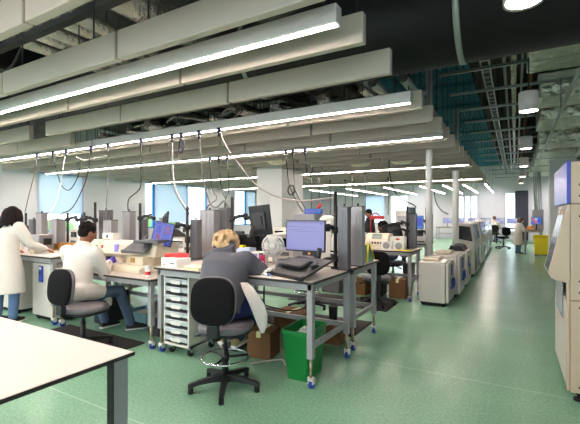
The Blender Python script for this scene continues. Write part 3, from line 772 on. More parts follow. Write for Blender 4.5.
# small grey analyser right behind cabinets
def boxy_machine(label, x0, x1, y0, y1, h, top=black_pl, name='benchtop_analyser', handle=True):
    t = thing(name, label, 'machine', (x0, y0, 0)); w, d = x1 - x0, y1 - y0
    MB().box((0, 0, .05), (w, d, h), bev=.02, seg=3).build('housing', cab_white, t)
    P = [(0.02, h), (w - .06, h), (w - .12, h + .1), (.08, h + .12)]
    MB().prism(P, 'y', .04, d - .04).build('cover', top, t)
    MB().box((.03, .03, 0), (w - .03, d - .03, .05)).build('plinth', dark_gap, t)
    if handle:
        MB().box((w, d * .2, h * .55), (w + .012, d * .4, h * .85), bev=.004).build('lock_plate', blue_pl, t)
        MB().box((w, d * .55, .2), (w + .008, d * .9, h * .6), bev=.004).build('vent_panel', smoke_glass, t)
boxy_machine('white floor machine with black lid just past the second aisle cabinet', -1.26, -.86, 8.85, 9.7, .74)

def robot(label, x0, x1, y0, y1, h):
    t = thing('robot_analyser', label, 'machine', (x0, y0, 0), 0, 'white robot analysers along the aisle'); w, d = x1 - x0, y1 - y0
    P = [(0, .06), (w, .06), (w, h * .66), (w - .07, h), (0, h)]
    MB().prism(P, 'y', 0, d).build('housing', cab_white, t, None, .025)
    m = MB(); P = [(.03, h * .70), (w - .05, h * .66), (w - .10, h * .93), (.03, h * .95)]; m.prism(P, 'y', -.012, .005); m.build('window', smoke_glass, t)
    n = V((.38, 0, .16)); 
    m = MB(); P = [(w + .0, h * .68), (w + .012, h * .68), (w - .045, h * .97), (w - .06, h * .965)]; m.prism(P, 'y', d * .12, d * .5); m.build('control_screen', blue_glass, t)
    m = MB(); m.prism(P, 'y', d * .56, d * .9); m.build('side_window', smoke_glass, t)
    for k in range(3):
        m = MB(); m.box((w, d * (.06 + k * .31), .14), (w + .01, d * (.30 + k * .31), h * .5), bev=.005); m.build('lower_panel', smoke_glass if k != 1 else vinyl_grey, t)
    MB().box((.04, .04, 0), (w - .05, d - .04, .06)).build('plinth', dark_gap, t)
    MB().cyl((.2, d * .7, h - .01), (.2, d * .7, h + .28), .012, seg=8).build('status_mast', steel, t)
robot('large white robot analyser with black window, nearest of the aisle robots', -1.22, -.84, 10.4, 12.0, 1.3)
robot('white robot analyser, second along the aisle', -1.35, -.86, 12.9, 14.6, 1.3)
robot('white robot analyser, third along the aisle', -1.4, -.9, 15.4, 17.2, 1.28)
robot('white robot analyser, furthest along the aisle', -1.5, -.92, 17.9, 20.2, 1.28)

# ------------------------------------------------------------------ tall machine at the right
t = thing('tall_analyser', 'tall beige machine with blue top at the right edge of the photo', 'machine', (.37, 3.83, 0))
MB().box((.02, .02, .1), (1.1, 1.08, 1.86), bev=.006).build('chassis', beige_mach, t)
for z0, z1 in ((.085, .815), (.825, 1.585), (1.592, 1.91)):
    fp = MB().box((.014, -.012, z0), (1.1, .018, z1), bev=.005, seg=2).build('front_panel', beige_mach, t)
    m = MB()
    for z in ((z0 + .05, z1 - .05) if z1 < 1.58 else (z0 + .06, z0 + .15)) : m.cyl((.075, -.016, z), (.075, -.008, z), .009, seg=10)
    if abs(z1 - 1.585) < .01: m.cyl((.075, -.016, 1.49), (.075, -.008, 1.49), .009, seg=10)
    m.build('panel_screws', dark_steel, fp)
MB().box((-.012, -.006, .09), (.012, .03, 1.2), bev=.008, seg=3).build('corner_post', beige_mach, t)
MB().box((-.008, .03, .1), (.02, 1.07, .8), bev=.004).build('side_panel', cab_white, t)
MB().box((-.012, .3, .6), (-.006, .95, .94), bev=.003).build('side_glass', smoke_blue, t)
# hood: cheeks and sloping sash on the aisle side
ck = [(0.01, 1.585), (-.028, 1.5), (-.135, 1.02), (-.115, .985), (-.06, .965), (0.01, .95)]
for y in (-.012, .47):
    MB().prism(ck, 'y', y, y + .05).build('hood_cheek', beige_mach, t, None, .004)
MB().prism([(-.03, 1.5), (-.133, 1.03), (-.12, 1.03), (-.017, 1.5)], 'y', .035, .47).build('sloping_sash', smoke_blue, t)
MB().prism([(-.135, 1.03), (-.115, .985), (-.09, .975), (-.11, 1.03)], 'y', .035, .47).build('sash_rail', cab_white, t)
MB().box((-.012, -.016, 1.59), (.016, 1.1, 1.93), bev=.004).build('blue_fascia', mach_blue, t)
MB().box((.016, -.01, 1.905), (1.1, 1.1, 1.925)).build('top_cover', beige_mach, t)
for x in (.08, 1.0):
    for y in (.08, 1.0):
        m = MB(); m.cyl((x, y, 0), (x, y, .02), .042, .036, seg=16); m.cyl((x, y, .018), (x, y, .11), .014, seg=12); m.cyl((x, y, .05), (x, y, .062), .024, seg=6); m.build('levelling_foot', rubber, t)

# ------------------------------------------------------------------ yellow bin
t = thing('yellow_bin', 'yellow lidded clinical waste bin at the end of the aisle', 'bin', (.82, 17.0, 0))
m = MB(); m.prism([(-.2, .06), (.2, .06), (.235, .68), (-.235, .68)], 'y', -.2, .2); m.build('bin_body', yellow_pl, t, None, .02)
m = MB(); m.box((-.245, -.22, .68), (.245, .22, .76), bev=.02, seg=3); m.box((-.2, -.24, .70), (.2, -.21, .74), bev=.01); m.build('lid', yellow_pl, t)
m = MB()
for sx in (-.16, .16):
    for sy in (-.15, .15): m.cyl((sx - .015, sy, .035), (sx + .015, sy, .035), .035, seg=12)
m.box((-.2, -.19, .05), (.2, .19, .07)); m.build('castors', rubber, t)

# ------------------------------------------------------------------ gear on the benches
def at(u, v, y):
    """point of the plane y = const seen at photo pixel (u, v)"""
    a = (u - 290) / FPX; k = (-_s + a * _c) / (_c + a * _s); x = k * y; d = -_s * x + _c * y
    return V((x, y, 1.5 - (v - 215) * d / FPX))
def service_column(label, x, y, z0, z1, w=.13, d=.11, dark=False):
    t = thing('service_column', label, 'power column', (x, y, z0), 0, 'silver service columns')
    h = z1 - z0
    m = MB(); m.box((-w / 2, -d / 2, .008), (w / 2, d / 2, h - .01), bev=.008, seg=3); m.box((-w * .12, -d / 2 - .004, .03), (-w * .02, -d / 2 + .002, h - .03)); m.box((w * .22, -d / 2 - .004, .03), (w * .3, -d / 2 + .002, h - .03))
    m.build('column_profile', silver_dk if dark else silver, t)
    MB().box((-w / 2 - .004, -d / 2 - .004, h - .012), (w / 2 + .004, d / 2 + .004, h), bev=.003).build('top_cap', silver_dk, t)
    MB().box((-w / 2 - .008, -d / 2 - .008, 0), (w / 2 + .008, d / 2 + .008, .01), bev=.002).build('base_plate', dark_steel, t)
    m = MB(); m.cyl((0, 0, h), (0, 0, h + .03), .012, seg=10); m.build('cable_gland', black_pl, t)
    return t
service_column('dark silver service column beside the black pole at the aisle end of the hoodie bench', at(344.5, 240, 3.79).x, 3.79, .93, 1.585, .11, .1, True)
service_column('pale silver service column at the aisle end, on the bench with the teal stand', at(358, 240, 4.17).x, 4.17, .93, 1.6, .13, .1)
service_column('narrow dark silver column left of the twin columns behind the blond head', at(196, 240, 3.8).x, 3.80, .93, 1.44, .12, .1, True)
service_column('wide silver column behind the blond head, nearer the window', at(210, 240, 4.12).x, 4.12, .93, 1.57, .26, .14)
service_column('silver column just right of the wide one behind the blond head', at(225, 240, 4.24).x, 4.24, .93, 1.6, .14, .12, True)
service_column('tall silver column above the embedding unit, behind the man and nearest him', at(106, 240, 3.98).x, 3.98, .79, 1.58, .2, .12, True)
service_column('shorter silver column in front of the tall one behind the seated man', at(110.5, 240, 3.74).x, 3.74, .79, 1.43, .19, .12)
service_column('tall silver column above the right part of the embedding unit', at(129, 240, 4.12).x, 4.12, .79, 1.56, .18, .12)
service_column('short silver column behind the embedding unit, third from the window', at(144, 240, 4.3).x, 4.3, .79, 1.45, .1, .1, True)
service_column('dark silver column nearest the standing woman', at(34, 240, 3.82).x, 3.82, .93, 1.42, .14, .12, True)
service_column('tall silver column near the standing woman hand', at(42, 240, 3.78).x, 3.78, .93, 1.54, .16, .12)
service_column('stout silver column below the blue blind', at(57.5, 240, 3.8).x, 3.8, .93, 1.43, .22, .16)
service_column('silver column behind the black arm on the stainer bench', -1.66, 7.5, .88, 1.53, .14, .12, True)
service_column('silver column next to the blue picture screen', -1.70, 9.35, .88, 1.5, .14, .12)
service_column('silver column among far benches behind the stainers', -3.2, 7.5, .88, 1.5, .14, .12)
service_column('small silver column far behind the man monitor', -5.25, 4.75, .93, 1.45, .1, .1)

def pole(label, x, y, z0, z1, arm=None, r=.017, second=None):
    t = thing('monitor_pole', label, 'monitor pole', (x, y, z0), 0, 'black monitor poles')
    MB().cyl((0, 0, .02), (0, 0, z1 - z0), r, seg=14).build('pole', black_pl, t)
    m = MB(); m.box((-.04, -.035, 0), (.04, .035, .03), bev=.006); m.build('clamp_base', black_pl, t)
    for tgt in [q for q in (arm, second) if q]:
        e = V(tgt) - V((x, y, z0)); h = e.z
        mid = V((e.x * .5 - e.y * .18, e.y * .5 + e.x * .18, h + .04))
        st = V((0, 0, h + (.0 if h < z1 - z0 else z1 - z0 - .05 - h)))
        m = MB(); m.cyl(st - V((0, 0, .03)), st + V((0, 0, .03)), r * 1.9, seg=14); m.tube([st, st * .5 + mid * .5 + V((0, 0, .015)), mid], .024, 8); m.cyl(mid - V((0, 0, .05)), mid + V((0, 0, .03)), .028, seg=12); m.tube([mid - V((0, 0, .02)), mid * .5 + e * .5, e], .022, 8)
        m.sph(e, .032, 10, 8); m.build('arm', black_pl, t)
    return t
def monitor(label, c, rz, w=.44, h=.30, tilt=0.0, roll=0.0, ui=None, led=None, group=None):
    """screen faces local -Y"""
    t = thing('monitor', label, 'monitor', c, 0, group); t.rotation_euler = Euler((tilt, roll, rz), 'XYZ')
    MB().box((-w / 2 - .012, 0, -h / 2 - .014), (w / 2 + .012, .022, h / 2 + .012), bev=.005).build('casing', black_pl, t)
    m = MB(); m.box((-w * .32, .02, -h * .34), (w * .32, .045, h * .3), bev=.012); m.box((-.055, .044, -.055), (.055, .06, .055), bev=.004); m.build('rear_cover', mat('rear_cover_grey', (52, 52, 56), .5), t)
    if ui:
        m = MB(); mats = [ui[0]]
        m.box((-w / 2, -.002, -h / 2), (w / 2, .002, h / 2), 0)
        for (x0, z0, x1, z1, mm) in ui[1]:
            if mm not in mats: mats.append(mm)
            m.box((-w / 2 + x0 * w, -.003, -h / 2 + z0 * h), (-w / 2 + x1 * w, -.001, -h / 2 + z1 * h), mats.index(mm))
        m.build('screen', mats, t)
    else:
        MB().box((-w / 2, -.002, -h / 2), (w / 2, .002, h / 2)).build('screen', smoke_glass, t)
    if led: m = MB(); m.box((-.02, -.012, -h / 2 - .05), (.14, .012, -h / 2 - .014), bev=.004); sb = m.build('sensor_bar', black_pl, t); MB().box((.05, -.015, -h / 2 - .036), (.07, -.011, -h / 2 - .022)).build('orange_light', led_orange, sb)
    return t
def keyboard(label, c, rz, tilt=.12, m_=None, w=.40):
    t = thing('keyboard', label, 'keyboard', c, 0, 'keyboards'); t.rotation_euler = Euler((tilt, 0, rz), 'XYZ')
    MB().box((-w / 2, -.075, 0), (w / 2, .075, .016), bev=.005).build('key_base', black_pl, t)
    m = MB(); n = 14
    for r in range(5):
        for k in range(n):
            if r == 0 and 4 <= k <= 8: continue
            x = -w / 2 + .012 + k * (w - .024) / n; y = -.066 + r * .0265
            m.box((x, y, .015), (x + (w - .024) / n - .004, y + .022, .024))
    m.box((-w / 2 + .012 + 4 * (w - .024) / n, -.066, .015), (-w / 2 + .012 + 9 * (w - .024) / n - .004, -.044, .024))
    m.build('keys', m_ or mat('key_grey', (70, 70, 76), .5), t)
    return t
def mouse(label, c, rz):
    t = thing('computer_mouse', label, 'mouse', c, rz)
    MB().sph((0, 0, .012), (.032, .055, .022), 16, 10).build('mouse_shell', black_pl, t); MB().cyl((-.003, .028, .03), (.003, .028, .03), .008, seg=10).build('scroll_wheel', rubber, t); return t
def keytray(label, c, rz, w, d, tilt=.1, m_=black_pl, flip=False):
    t = thing('keyboard_tray', label, 'keyboard tray', c); t.rotation_euler = Euler((tilt, 0, rz), 'XYZ')
    m = MB(); m.box((-w / 2, -d / 2, -.02), (w / 2, d / 2, 0), bev=.006); t0 = m.build('tray_board', m_, t)
    MB().box((-w / 2, -d / 2 - .03, -.03), (w / 2, -d / 2 + .01, .012), bev=.012, seg=3).build('palm_rest', m_, t)
    m = MB(); m.box((-.06, d * .1, -.06), (.06, d * .5, -.018), bev=.01); m.tube([(0, d * .45, -.04), (0, d * .62, -.02), (0, d * .75, .06)], .024, 8); m.build('tray_bracket', m_, t); return t
ui_l = (scr_lilac, [(0, .93, 1, 1, scr_lilac2), (.03, .80, .32, .83, scr_lilac2), (.03, .70, .55, .72, scr_lilac2), (.36, .78, .8, .80, scr_lilac2), (.9, .9, .96, .97, scr_blue2), (.1, .18, .92, .64, scr_lilac), (.1, .64, .92, .655, scr_lilac2), (.1, .18, .105, .64, scr_lilac2), (.915, .18, .92, .64, scr_lilac2), (0, 0, 1, .04, scr_lilac2)])
ui_b = (scr_blue, [(.06, .1, .5, .9, scr_blue2), (.14, .5, .4, .85, scr_blue), (.2, .2, .42, .46, scr_red), (.58, .56, .84, .86, scr_red), (.62, .62, .8, .8, scr_blue2), (.55, .12, .92, .2, scr_lilac2), (.9, .3, .96, .9, scr_blue2)])
ui_p = (scr_sky, [(.06, .5, .3, .9, scr_pink), (.3, .1, .62, .5, scr_pink), (.36, .55, .6, .9, scr_white), (.66, .2, .95, .86, scr_blue), (.05, .1, .25, .4, scr_blue2)])
ui_w = (scr_white, [(.05, .6, .6, .9, scr_lilac), (.05, .1, .9, .5, scr_lilac)])
# hoodie person station
pole('tall black monitor pole at the aisle end of the hoodie bench', -1.635, 3.80, .93, 1.745, (-1.78, 3.66, 1.34), .02, (-1.66, 3.45, 1.04))
monitor('monitor with pale lilac screen in front of the hoodie person bench end', (-1.885, 3.585, 1.285), 0, .435, .30, -.04, 0, ui_l, True)
keytray('black keyboard tray on an arm at the aisle corner of the hoodie bench', (-1.72, 3.19, 1.03), -.40, .5, .36, .36)
keyboard('black keyboard with light keys on the raised tray below the lilac screen', (-1.79, 3.21, 1.042), -.40, .36, mat('key_light', (74, 72, 76), .5), .36)
mouse('black mouse on the raised tray beside the keyboard', (-1.545, 3.13, 1.032), -.4)
# rear facing monitor and folded tray
pole('black monitor pole behind the hoodie person, carrying the monitor seen from behind', -3.02, 3.82, .93, 1.72, (-2.72, 3.9, 1.45), .019)
monitor('black monitor seen from behind above the hoodie person shoulder', (-2.62, 3.86, 1.44), PI - .12, .30, .33, -.1, .07)
keytray('black folded keyboard tray below the monitor seen from behind', (-2.62, 3.74, 1.18), PI + .15, .36, .24, 1.0)
t = thing('thin_client', 'small black computer box between the pole and the monitor seen from behind', 'computer', (-2.9, 3.72, 1.15))
MB().box((-.13, -.02, -.02), (.13, .03, .16), bev=.01).build('case', black_pl, t); MB().tube(bez([(.1, -.02, .12), (.06, -.05, .0), (.03, -.03, -.2), (0, 0, -.22)]), .006, 6).build('power_lead', cable_lt, t); MB().cyl((-.0, .02, -.22), (0, .02, 0), .014, seg=8).build('bracket', black_pl, t)
# desk fan
t = thing('desk_fan', 'small white desk fan left of the lilac screen', 'fan', (-2.22, 3.50, .93), .56)
MB().lathe([(.08, 0), (.085, .012), (.05, .03), (.014, .045)], seg=24).build('base', white_pl, t)
MB().cyl((0, .02, .03), (0, .03, .22), .012, seg=10).build('stem', white_pl, t)
MX = Matrix.Rotation(PI / 2, 4, 'X')
m = MB(); 
for r_, y_ in ((.118, 0), (.118, .03), (.112, -.022), (.085, -.035), (.055, -.04)):
    m.tube([(r_ * math.cos(q * PI / 16), y_, .245 + r_ * math.sin(q * PI / 16)) for q in range(33)], .0035, 6)
for q in range(44):
    a = q * PI / 22; m.tube([(.035 * math.cos(a), -.042, .245 + .035 * math.sin(a)), (.085 * math.cos(a), -.036, .245 + .085 * math.sin(a)), (.113 * math.cos(a), -.022, .245 + .113 * math.sin(a)), (.119 * math.cos(a), .005, .245 + .119 * math.sin(a)), (.112 * math.cos(a), .03, .245 + .112 * math.sin(a))], .003, 5)
m.build('guard', white_pl, t)
MB().lathe([(.038, 0), (.034, .008), (.01, .012)], c=(0, -.042, .245), seg=20, M=MX).build('guard_badge', white_pl, t)
m = MB()
for q in range(4):
    a = q * PI / 2; M = Matrix.Translation((0, -.005, .245)) @ Matrix.Rotation(a, 4, 'Y')
    rg = []
    for rr, hw, tw in ((.02, .018, .5), (.06, .036, .4), (.1, .034, .3)): rg.append([M @ V((-hw, -hw * tw, rr)), M @ V((hw, hw * tw, rr)), M @ V((hw, hw * tw + .003, rr)), M @ V((-hw, -hw * tw + .003, rr))])
    m.loft(rg, 0, True)
m.cyl((0, -.02, .245), (0, .03, .245), .024, seg=14); m.build('blades', paper, t)
MB().lathe([(.045, 0), (.055, .03), (.05, .07), (.02, .09)], c=(0, .03, .245), seg=20, M=Matrix.Rotation(-PI / 2, 4, 'X')).build('motor_housing', white_pl, t)
def sbox(name, label, cat, c, size, m_, rz=0, extra=None, bev=.006, group=None):
    t = thing(name, label, cat, c, rz, group); w, d, h = size
    MB().box((-w / 2, -d / 2, 0), (w / 2, d / 2, h), bev=bev).build('body', m_, t)
    for (nm, a, b, mm) in (extra or []): MB().box(a, b, bev=.002).build(nm, mm, t)
    return t
sbox('tissue_box', 'white box with lilac print on the bench right of the hoodie person head', 'box', (-2.43, 3.55, .93), (.17, .12, .17), paper, .2, [('lilac_panel', (-.06, -.062, .04), (.0, -.058, .15), lilac), ('grey_panel', (.02, -.062, .02), (.07, -.058, .16), silver_dk)])
sbox('glove_box', 'pale blue glove box behind the hoodie person shoulder', 'box', (-2.66, 3.62, .93), (.2, .12, .2), mat('box_paleblue', (190, 200, 232), .7), -.1, [('yellow_tab', (-.09, -.03, .2), (-.03, .03, .225), yellow_pl), ('box_opening', (-.0, -.03, .199), (.08, .03, .203), paper)])
sbox('pink_packet', 'pink packet leaning by the desk fan', 'packet', (-2.30, 3.42, .93), (.05, .03, .15), pink_pl, .3, [('packet_label', (-.018, -.018, .03), (.018, -.014, .09), paper)])
t = thing('paper_tissue', 'crumpled white tissue on the bench corner of the hoodie person', 'tissue', (-2.03, 3.08, .93))
m = MB(); rq = random.Random(5)
for k in range(14): m.sph((rq.uniform(-.05, .05), rq.uniform(-.03, .05), rq.uniform(.012, .06)), (rq.uniform(.015, .03), rq.uniform(.015, .03), rq.uniform(.01, .022)), 8, 6)
m.build('crumpled_paper', paper, t); MB().sph((.05, -.03, .014), (.022, .016, .013), 10, 8).build('blue_edge', mat('tissue_blue', (90, 120, 190), .6), t)
sbox('red_pen_box', 'small red box with dark lid on the bench in front of the fan', 'box', (-2.18, 3.30, .93), (.09, .05, .035), red_pl, .1, [('lid', (-.045, -.025, .035), (.02, .025, .045), black_pl)])
sbox('label_printer', 'dark label printer left of the keyboard tray, beside the fan base', 'printer', (-2.03, 3.42, .93), (.14, .16, .11), mat('printer_grey', (128, 126, 132), .45), .1, [('paper_slot', (-.05, -.083, .05), (.05, -.078, .06), black_pl), ('print_lid', (-.06, -.05, .108), (.06, .07, .118), mat('printer_dark', (64, 62, 68), .5))])
# stuff left of the hoodie person
t = sbox('glove_carton', 'white carton with red cloth on it, at the left end of the hoodie bench', 'box', (-3.25, 3.12, .93), (.26, .2, .1), paper, -.1, [('printed_mark', (-.10, -.103, .02), (-.05, -.099, .03), silver_dk), ('carton_mark', (.02, -.103, .04), (.10, -.099, .055), silver_dk)])
t = thing('red_cloth', 'red folded cloth lying on the white carton', 'cloth', (-3.27, 3.14, 1.032), .35)
m = MB(); m.tube(bez([(-.13, -.02, .012), (-.05, .01, .022), (.04, .0, .02), (.14, .03, .016)]), .03, 10, flat=.5); m.tube(bez([(-.06, .03, .02), (.03, .05, .03), (.1, .02, .024)]), .02, 8, flat=.6); m.build('cloth_fold', red_pl, t)
for i, (x, y, rz, lb) in enumerate(((-3.02, 3.2, .1, 'buff paper pad on the bench beside the white carton'), (-2.88, 3.07, -.15, 'buff sheets on the bench close to the hoodie person arm'))):
    t = thing('paper_pad', lb, 'paper', (x, y, .93), rz, 'buff papers'); MB().box((-.12, -.09, 0), (.12, .09, .018 + .01 * i), bev=.002).build('sheets', manila, t); MB().box((-.11, -.08, .018 + .01 * i), (.06, .05, .021 + .01 * i)).build('top_sheet', paper, t)
t = thing('red_cone', 'small red cone bottle by the dark silver column', 'bottle', (-3.13, 3.62, .93)); MB().lathe([(.045, 0), (.04, .03), (.015, .13), (.012, .15)], seg=18).build('bottle', red_pl, t); MB().cyl((0, 0, .148), (0, 0, .17), .013, seg=12).build('cap', red_pl, t)
t = thing('squeeze_bottle', 'white bottle beside the red cone behind the hoodie person', 'bottle', (-3.02, 3.55, .93)); MB().lathe([(.028, 0), (.03, .01), (.03, .15), (.012, .18)], seg=18).build('bottle', paper, t); MB().cyl((0, 0, .178), (0, 0, .22), .01, seg=10).build('cap', white_pl, t)
sbox('black_instrument', 'black instrument box with yellow front behind the blond head', 'instrument', (-2.87, 3.66, .93), (.2, .16, .3), black_pl, 0, [('yellow_front', (-.09, -.085, .06), (.04, -.079, .16), yellow_pl), ('front_slot', (-.06, -.083, .2), (.06, -.079, .24), silver_dk)])
# teal stand on the far bench, printer stack and wrapped roll
t = thing('teal_stand', 'teal sloping stand with yellow edges at the aisle end of its bench', 'stand', (-1.62, 4.62, .93), 0)
m = MB(); m.prism([(-.12, 0), (.12, 0), (-.02, .21), (-.10, .21)], 'x', -.13, .09); m.build('sloping_board', teal_pl, t); 
m = MB(); m.cyl((.095, -.12, .01), (.095, -.10, .21), .01, seg=6); m.tube([(.1, .13, .008), (.1, -.01, .215), (-.13, -.01, .215)], .009, 6); m.tube([(.1, -.125, .008), (.1, -.105, .215)], .009, 6); m.build('yellow_edge', yellow_pl, t)
sbox('grey_instrument', 'grey instrument tower behind the lilac screen', 'instrument', (-2.28, 4.45, .93), (.3, .3, .58), mat('instr_grey', (168, 166, 170), .45), 0, [('front_panel', (-.13, -.155, .3), (.13, -.149, .5), off_white), ('side_stripe', (.148, -.1, .1), (.153, .1, .5), silver_dk)])
t = thing('blue_scanner', 'blue handheld device on top of the grey instrument tower', 'scanner', (-2.2, 4.42, 1.51), .2); MB().box((-.11, -.05, 0), (.11, .05, .07), bev=.012, seg=3).build('body', mat('scanner_blue', (54, 92, 170), .4), t); MB().cyl((.06, 0, .07), (.09, 0, .13), .02, seg=10).build('red_cap', red_pl, t); MB().box((-.09, -.053, .015), (.02, -.049, .05)).build('display', scr_blue2, t)
t = thing('white_helmet_cover', 'round white cover on the instrument above the lilac screen', 'cover', (-1.98, 4.35, .93)); t.name = 'dome_cover'
MB().box((-.09, -.09, 0), (.09, .09, .5), bev=.02, seg=3).build('stand', white_pl, t); MB().sph((0, 0, .5), (.1, .1, .07), 20, 12).build('dome', white_pl, t)
t = thing('wrapped_bag', 'tall white plastic bag with dark strap and yellow strip behind the pole', 'bag', (-1.78, 4.2, .93))
m = MB(); m.loft([[(.085 * sc * math.cos(k * PI / 9), .07 * sc * math.sin(k * PI / 9), z) for k in range(18)] for sc, z in ((.8, 0), (1, .03), (1.02, .1), (.94, .15), (1, .2), (.9, .28), (.6, .36), (.25, .41))]); m.build('bag', paper, t); 
MB().loft([[(.087 * math.cos(k * PI / 9), .072 * math.sin(k * PI / 9), z) for k in range(18)] for z in (.14, .16)]).build('strap', dark_gap, t); MB().box((.08, -.05, 0), (.092, -.01, .3), bev=.004).build('yellow_strip', yellow_pl, t)
sbox('white_router', 'small white router on the bench edge beneath the wrapped bag', 'router', (-1.85, 3.62, .93), (.16, .12, .05), white_pl, .3, [('port_strip', (-.06, -.063, .015), (.06, -.058, .03), black_pl)])

# embedding unit on the low bench
t = thing('embedding_centre', 'wide cream embedding unit on the low bench in front of the seated man', 'laboratory machine', (-4.52, 3.42, .79))
m = MB(); m.prism([(-.26, 0), (.28, 0), (.28, .08), (-.2, .08), (-.26, .05)], 'x', -.62, .62); m.build('base', cream_pl, t, None, .008)
m = MB(); m.box((-.6, -.02, .08), (.6, .28, .2)); m.build('recess_back', cream_dk, t)
m = MB(); m.prism([(-.1, .19), (.3, .17), (.3, .35), (-.0, .37), (-.07, .33)], 'x', -.68, .7); m.build('top_console', cream_pl, t, None, .012)
for x, w, z, mm, nm in ((-.46, .02, .25, green_pl, 'green_label'), (-.34, .022, .26, red_pl, 'red_label'), (-.04, .07, .225, lilac, 'lilac_label'), (.2, .02, .25, dark_gap, 'black_label'), (-.62, .03, .22, yellow_pl, 'yellow_label')):
    hgt = .1 if mm is lilac else .045
    MB().box((x - w / 2, -.098, z), (x + w / 2, -.078, z + hgt), M=None).build(nm, mm, t)
MB().box((-.42, -.082, .19), (-.4, -.07, .36)).build('console_seam', cream_dk, t)
for x in (-.3, -.1, .12):
    MB().box((x, -.06, .08), (x + .14, .0, .15), bev=.01).build('dispenser', cream_pl if x > -.2 else dark_gap, t)
MB().cyl((-.36, -.06, .08), (-.36, -.06, .19), .016, seg=10).build('nozzle', steel, t)
MB().box((-.5, -.22, .08), (.1, -.08, .088), bev=.003).build('cold_plate', paper, t)
m = MB(); m.box((.3, -.18, .08), (.58, .1, .2), bev=.012); m.build('wax_bath', cream_pl, t)
MB().box((.36, -.185, .12), (.44, -.178, .18)).build('bath_control', wood, t)
for x in (-.55, .55):
    for y in (-.2, .22): pass
sbox('white_tissue_box', 'white box on top of the embedding unit near the man', 'box', (-4.98, 3.55, 1.16), (.22, .12, .085), paper, 0, [('box_opening', (-.02, -.063, .02), (.02, -.059, .06), dark_gap)])
t = thing('sample_jar', 'white jar with red label on the low bench by its right corner', 'jar', (-3.68, 3.1, .79)); MB().lathe([(.032, 0), (.034, .008), (.034, .09), (.03, .1)], seg=18).build('jar', paper, t); MB().lathe([(.0345, .02), (.0345, .06)], seg=18).build('red_label', red_pl, t); MB().lathe([(.036, .098), (.036, .12), (.03, .124)], seg=18).build('lid', white_pl, t)
t = thing('white_beaker', 'white beaker beside the red labelled jar', 'beaker', (-3.57, 3.2, .79)); m = MB(); m.lathe([(.04, 0), (.048, .1), (.052, .11), (.046, .108), (.038, .01)], seg=18); m.build('beaker_wall', paper, t)
sbox('dark_control_box', 'dark grey control box hanging over the right of the embedding unit', 'control box', (-3.9, 3.36, 1.16), (.36, .28, .03), mat('dk_grey', (90, 90, 94), .5), .2, [('keypad', (-.14, -.1, .03), (.1, .08, .034), silver_dk)])
pole('black monitor pole between the embedding unit and the white carton', at(187.5, 240, 3.72).x, 3.72, .79, 1.61, (-3.85, 3.56, 1.34), .02)
monitor('tilted monitor with blue picture beside the embedding unit', (-3.86, 3.48, 1.265), .15, .29, .27, -.16, .16, ui_b)
keytray('grey keyboard tray below the tilted blue monitor', (-4.08, 3.3, 1.11), .15, .36, .22, .45, mat('dk_grey', (90, 90, 94), .5))
pole('black pole just behind the seated man head', -5.72, 3.8, .93, 1.70, (-5.9, 3.62, 1.42), .02)
pole('black pole over the middle of the embedding unit', -4.92, 4.0, .79, 1.68, (-4.6, 3.98, 1.45), .02)
pole('black pole left of the standing woman hand under the blue blind', -6.53, 3.84, .93, 1.535, (-6.2, 3.8, 1.42), .02)
pole('black pole close behind the standing woman head', -7.9, 3.86, .93, 1.54, (-7.65, 3.8, 1.25), .02)
monitor('black monitor seen edge on between the man head and the window', (-5.98, 3.78, 1.42), PI - .5, .3, .22, .1)
monitor('dark monitor on an arm over the middle of the embedding unit', (-4.42, 4.06, 1.40), 2.56, .3, .24, .1, .15)
keytray('black folded keyboard tray left of the tilted blue monitor', (-4.45, 4.22, 1.25), PI, .34, .2, .5)
# bench of the standing woman
sbox('microtome', 'grey microtome near the standing woman right hand', 'microtome', (-6.55, 3.42, .93), (.24, .26, .26), silver, .2, [('knife_block', (-.06, -.18, .08), (.06, -.13, .16), black_pl), ('hand_wheel', (.12, -.05, .1), (.16, .06, .2), black_pl)])
sbox('cream_box', 'small cream box beside the standing woman hand', 'box', (-6.08, 3.1, .93), (.13, .1, .1), cream_pl, 0, [('box_lid', (-.066, -.051, .08), (.066, .051, .105), cream_dk)])
t = thing('paper_sheets', 'white sheets spread on the bench at the standing woman hand', 'paper', (-5.75, 3.12, .93), .05); m = MB(); m.box((-.3, -.12, 0), (.12, .1, .006)); m.box((-.1, -.1, .006), (.32, .12, .012)); m.build('sheets', paper, t)
t = thing('wooden_tray', 'orange wooden slide tray standing under the blue blind', 'tray', (-6.3, 3.72, .93), .1); m = MB(); m.box((-.28, -.08, .0), (.28, .08, .02)); m.build('tray_base', wood, t)
for k in range(5): MB().box((-.26 + k * .105, -.075, .02), (-.17 + k * .105, .075, .1 + .02 * (k % 2)), bev=.003).build('slide_block', wood if k % 2 else mat('wood_dark', (150, 98, 44), .6), t)
t = thing('wash_bottle', 'white wash bottle with thin spout left of the wooden tray', 'bottle', (-6.52, 3.12, .93)); MB().lathe([(.03, 0), (.034, .01), (.034, .12), (.014, .15)], seg=18).build('bottle', paper, t); MB().tube(bez([(0, 0, .15), (0, 0, .21), (.03, 0, .26), (.06, 0, .25)]), .005, 6).build('spout', white_pl, t)
t = thing('blue_bottle', 'small bright blue bottle by the window beside the seated man head', 'bottle', (-5.75, 4.2, .93)); MB().lathe([(.04, 0), (.042, .01), (.042, .2), (.015, .25), (.015, .28)], seg=18).build('bottle', mat('bottle_blue', (30, 150, 230), .3), t); MB().cyl((0, 0, .275), (0, 0, .3), .018, seg=12).build('cap', white_pl, t)
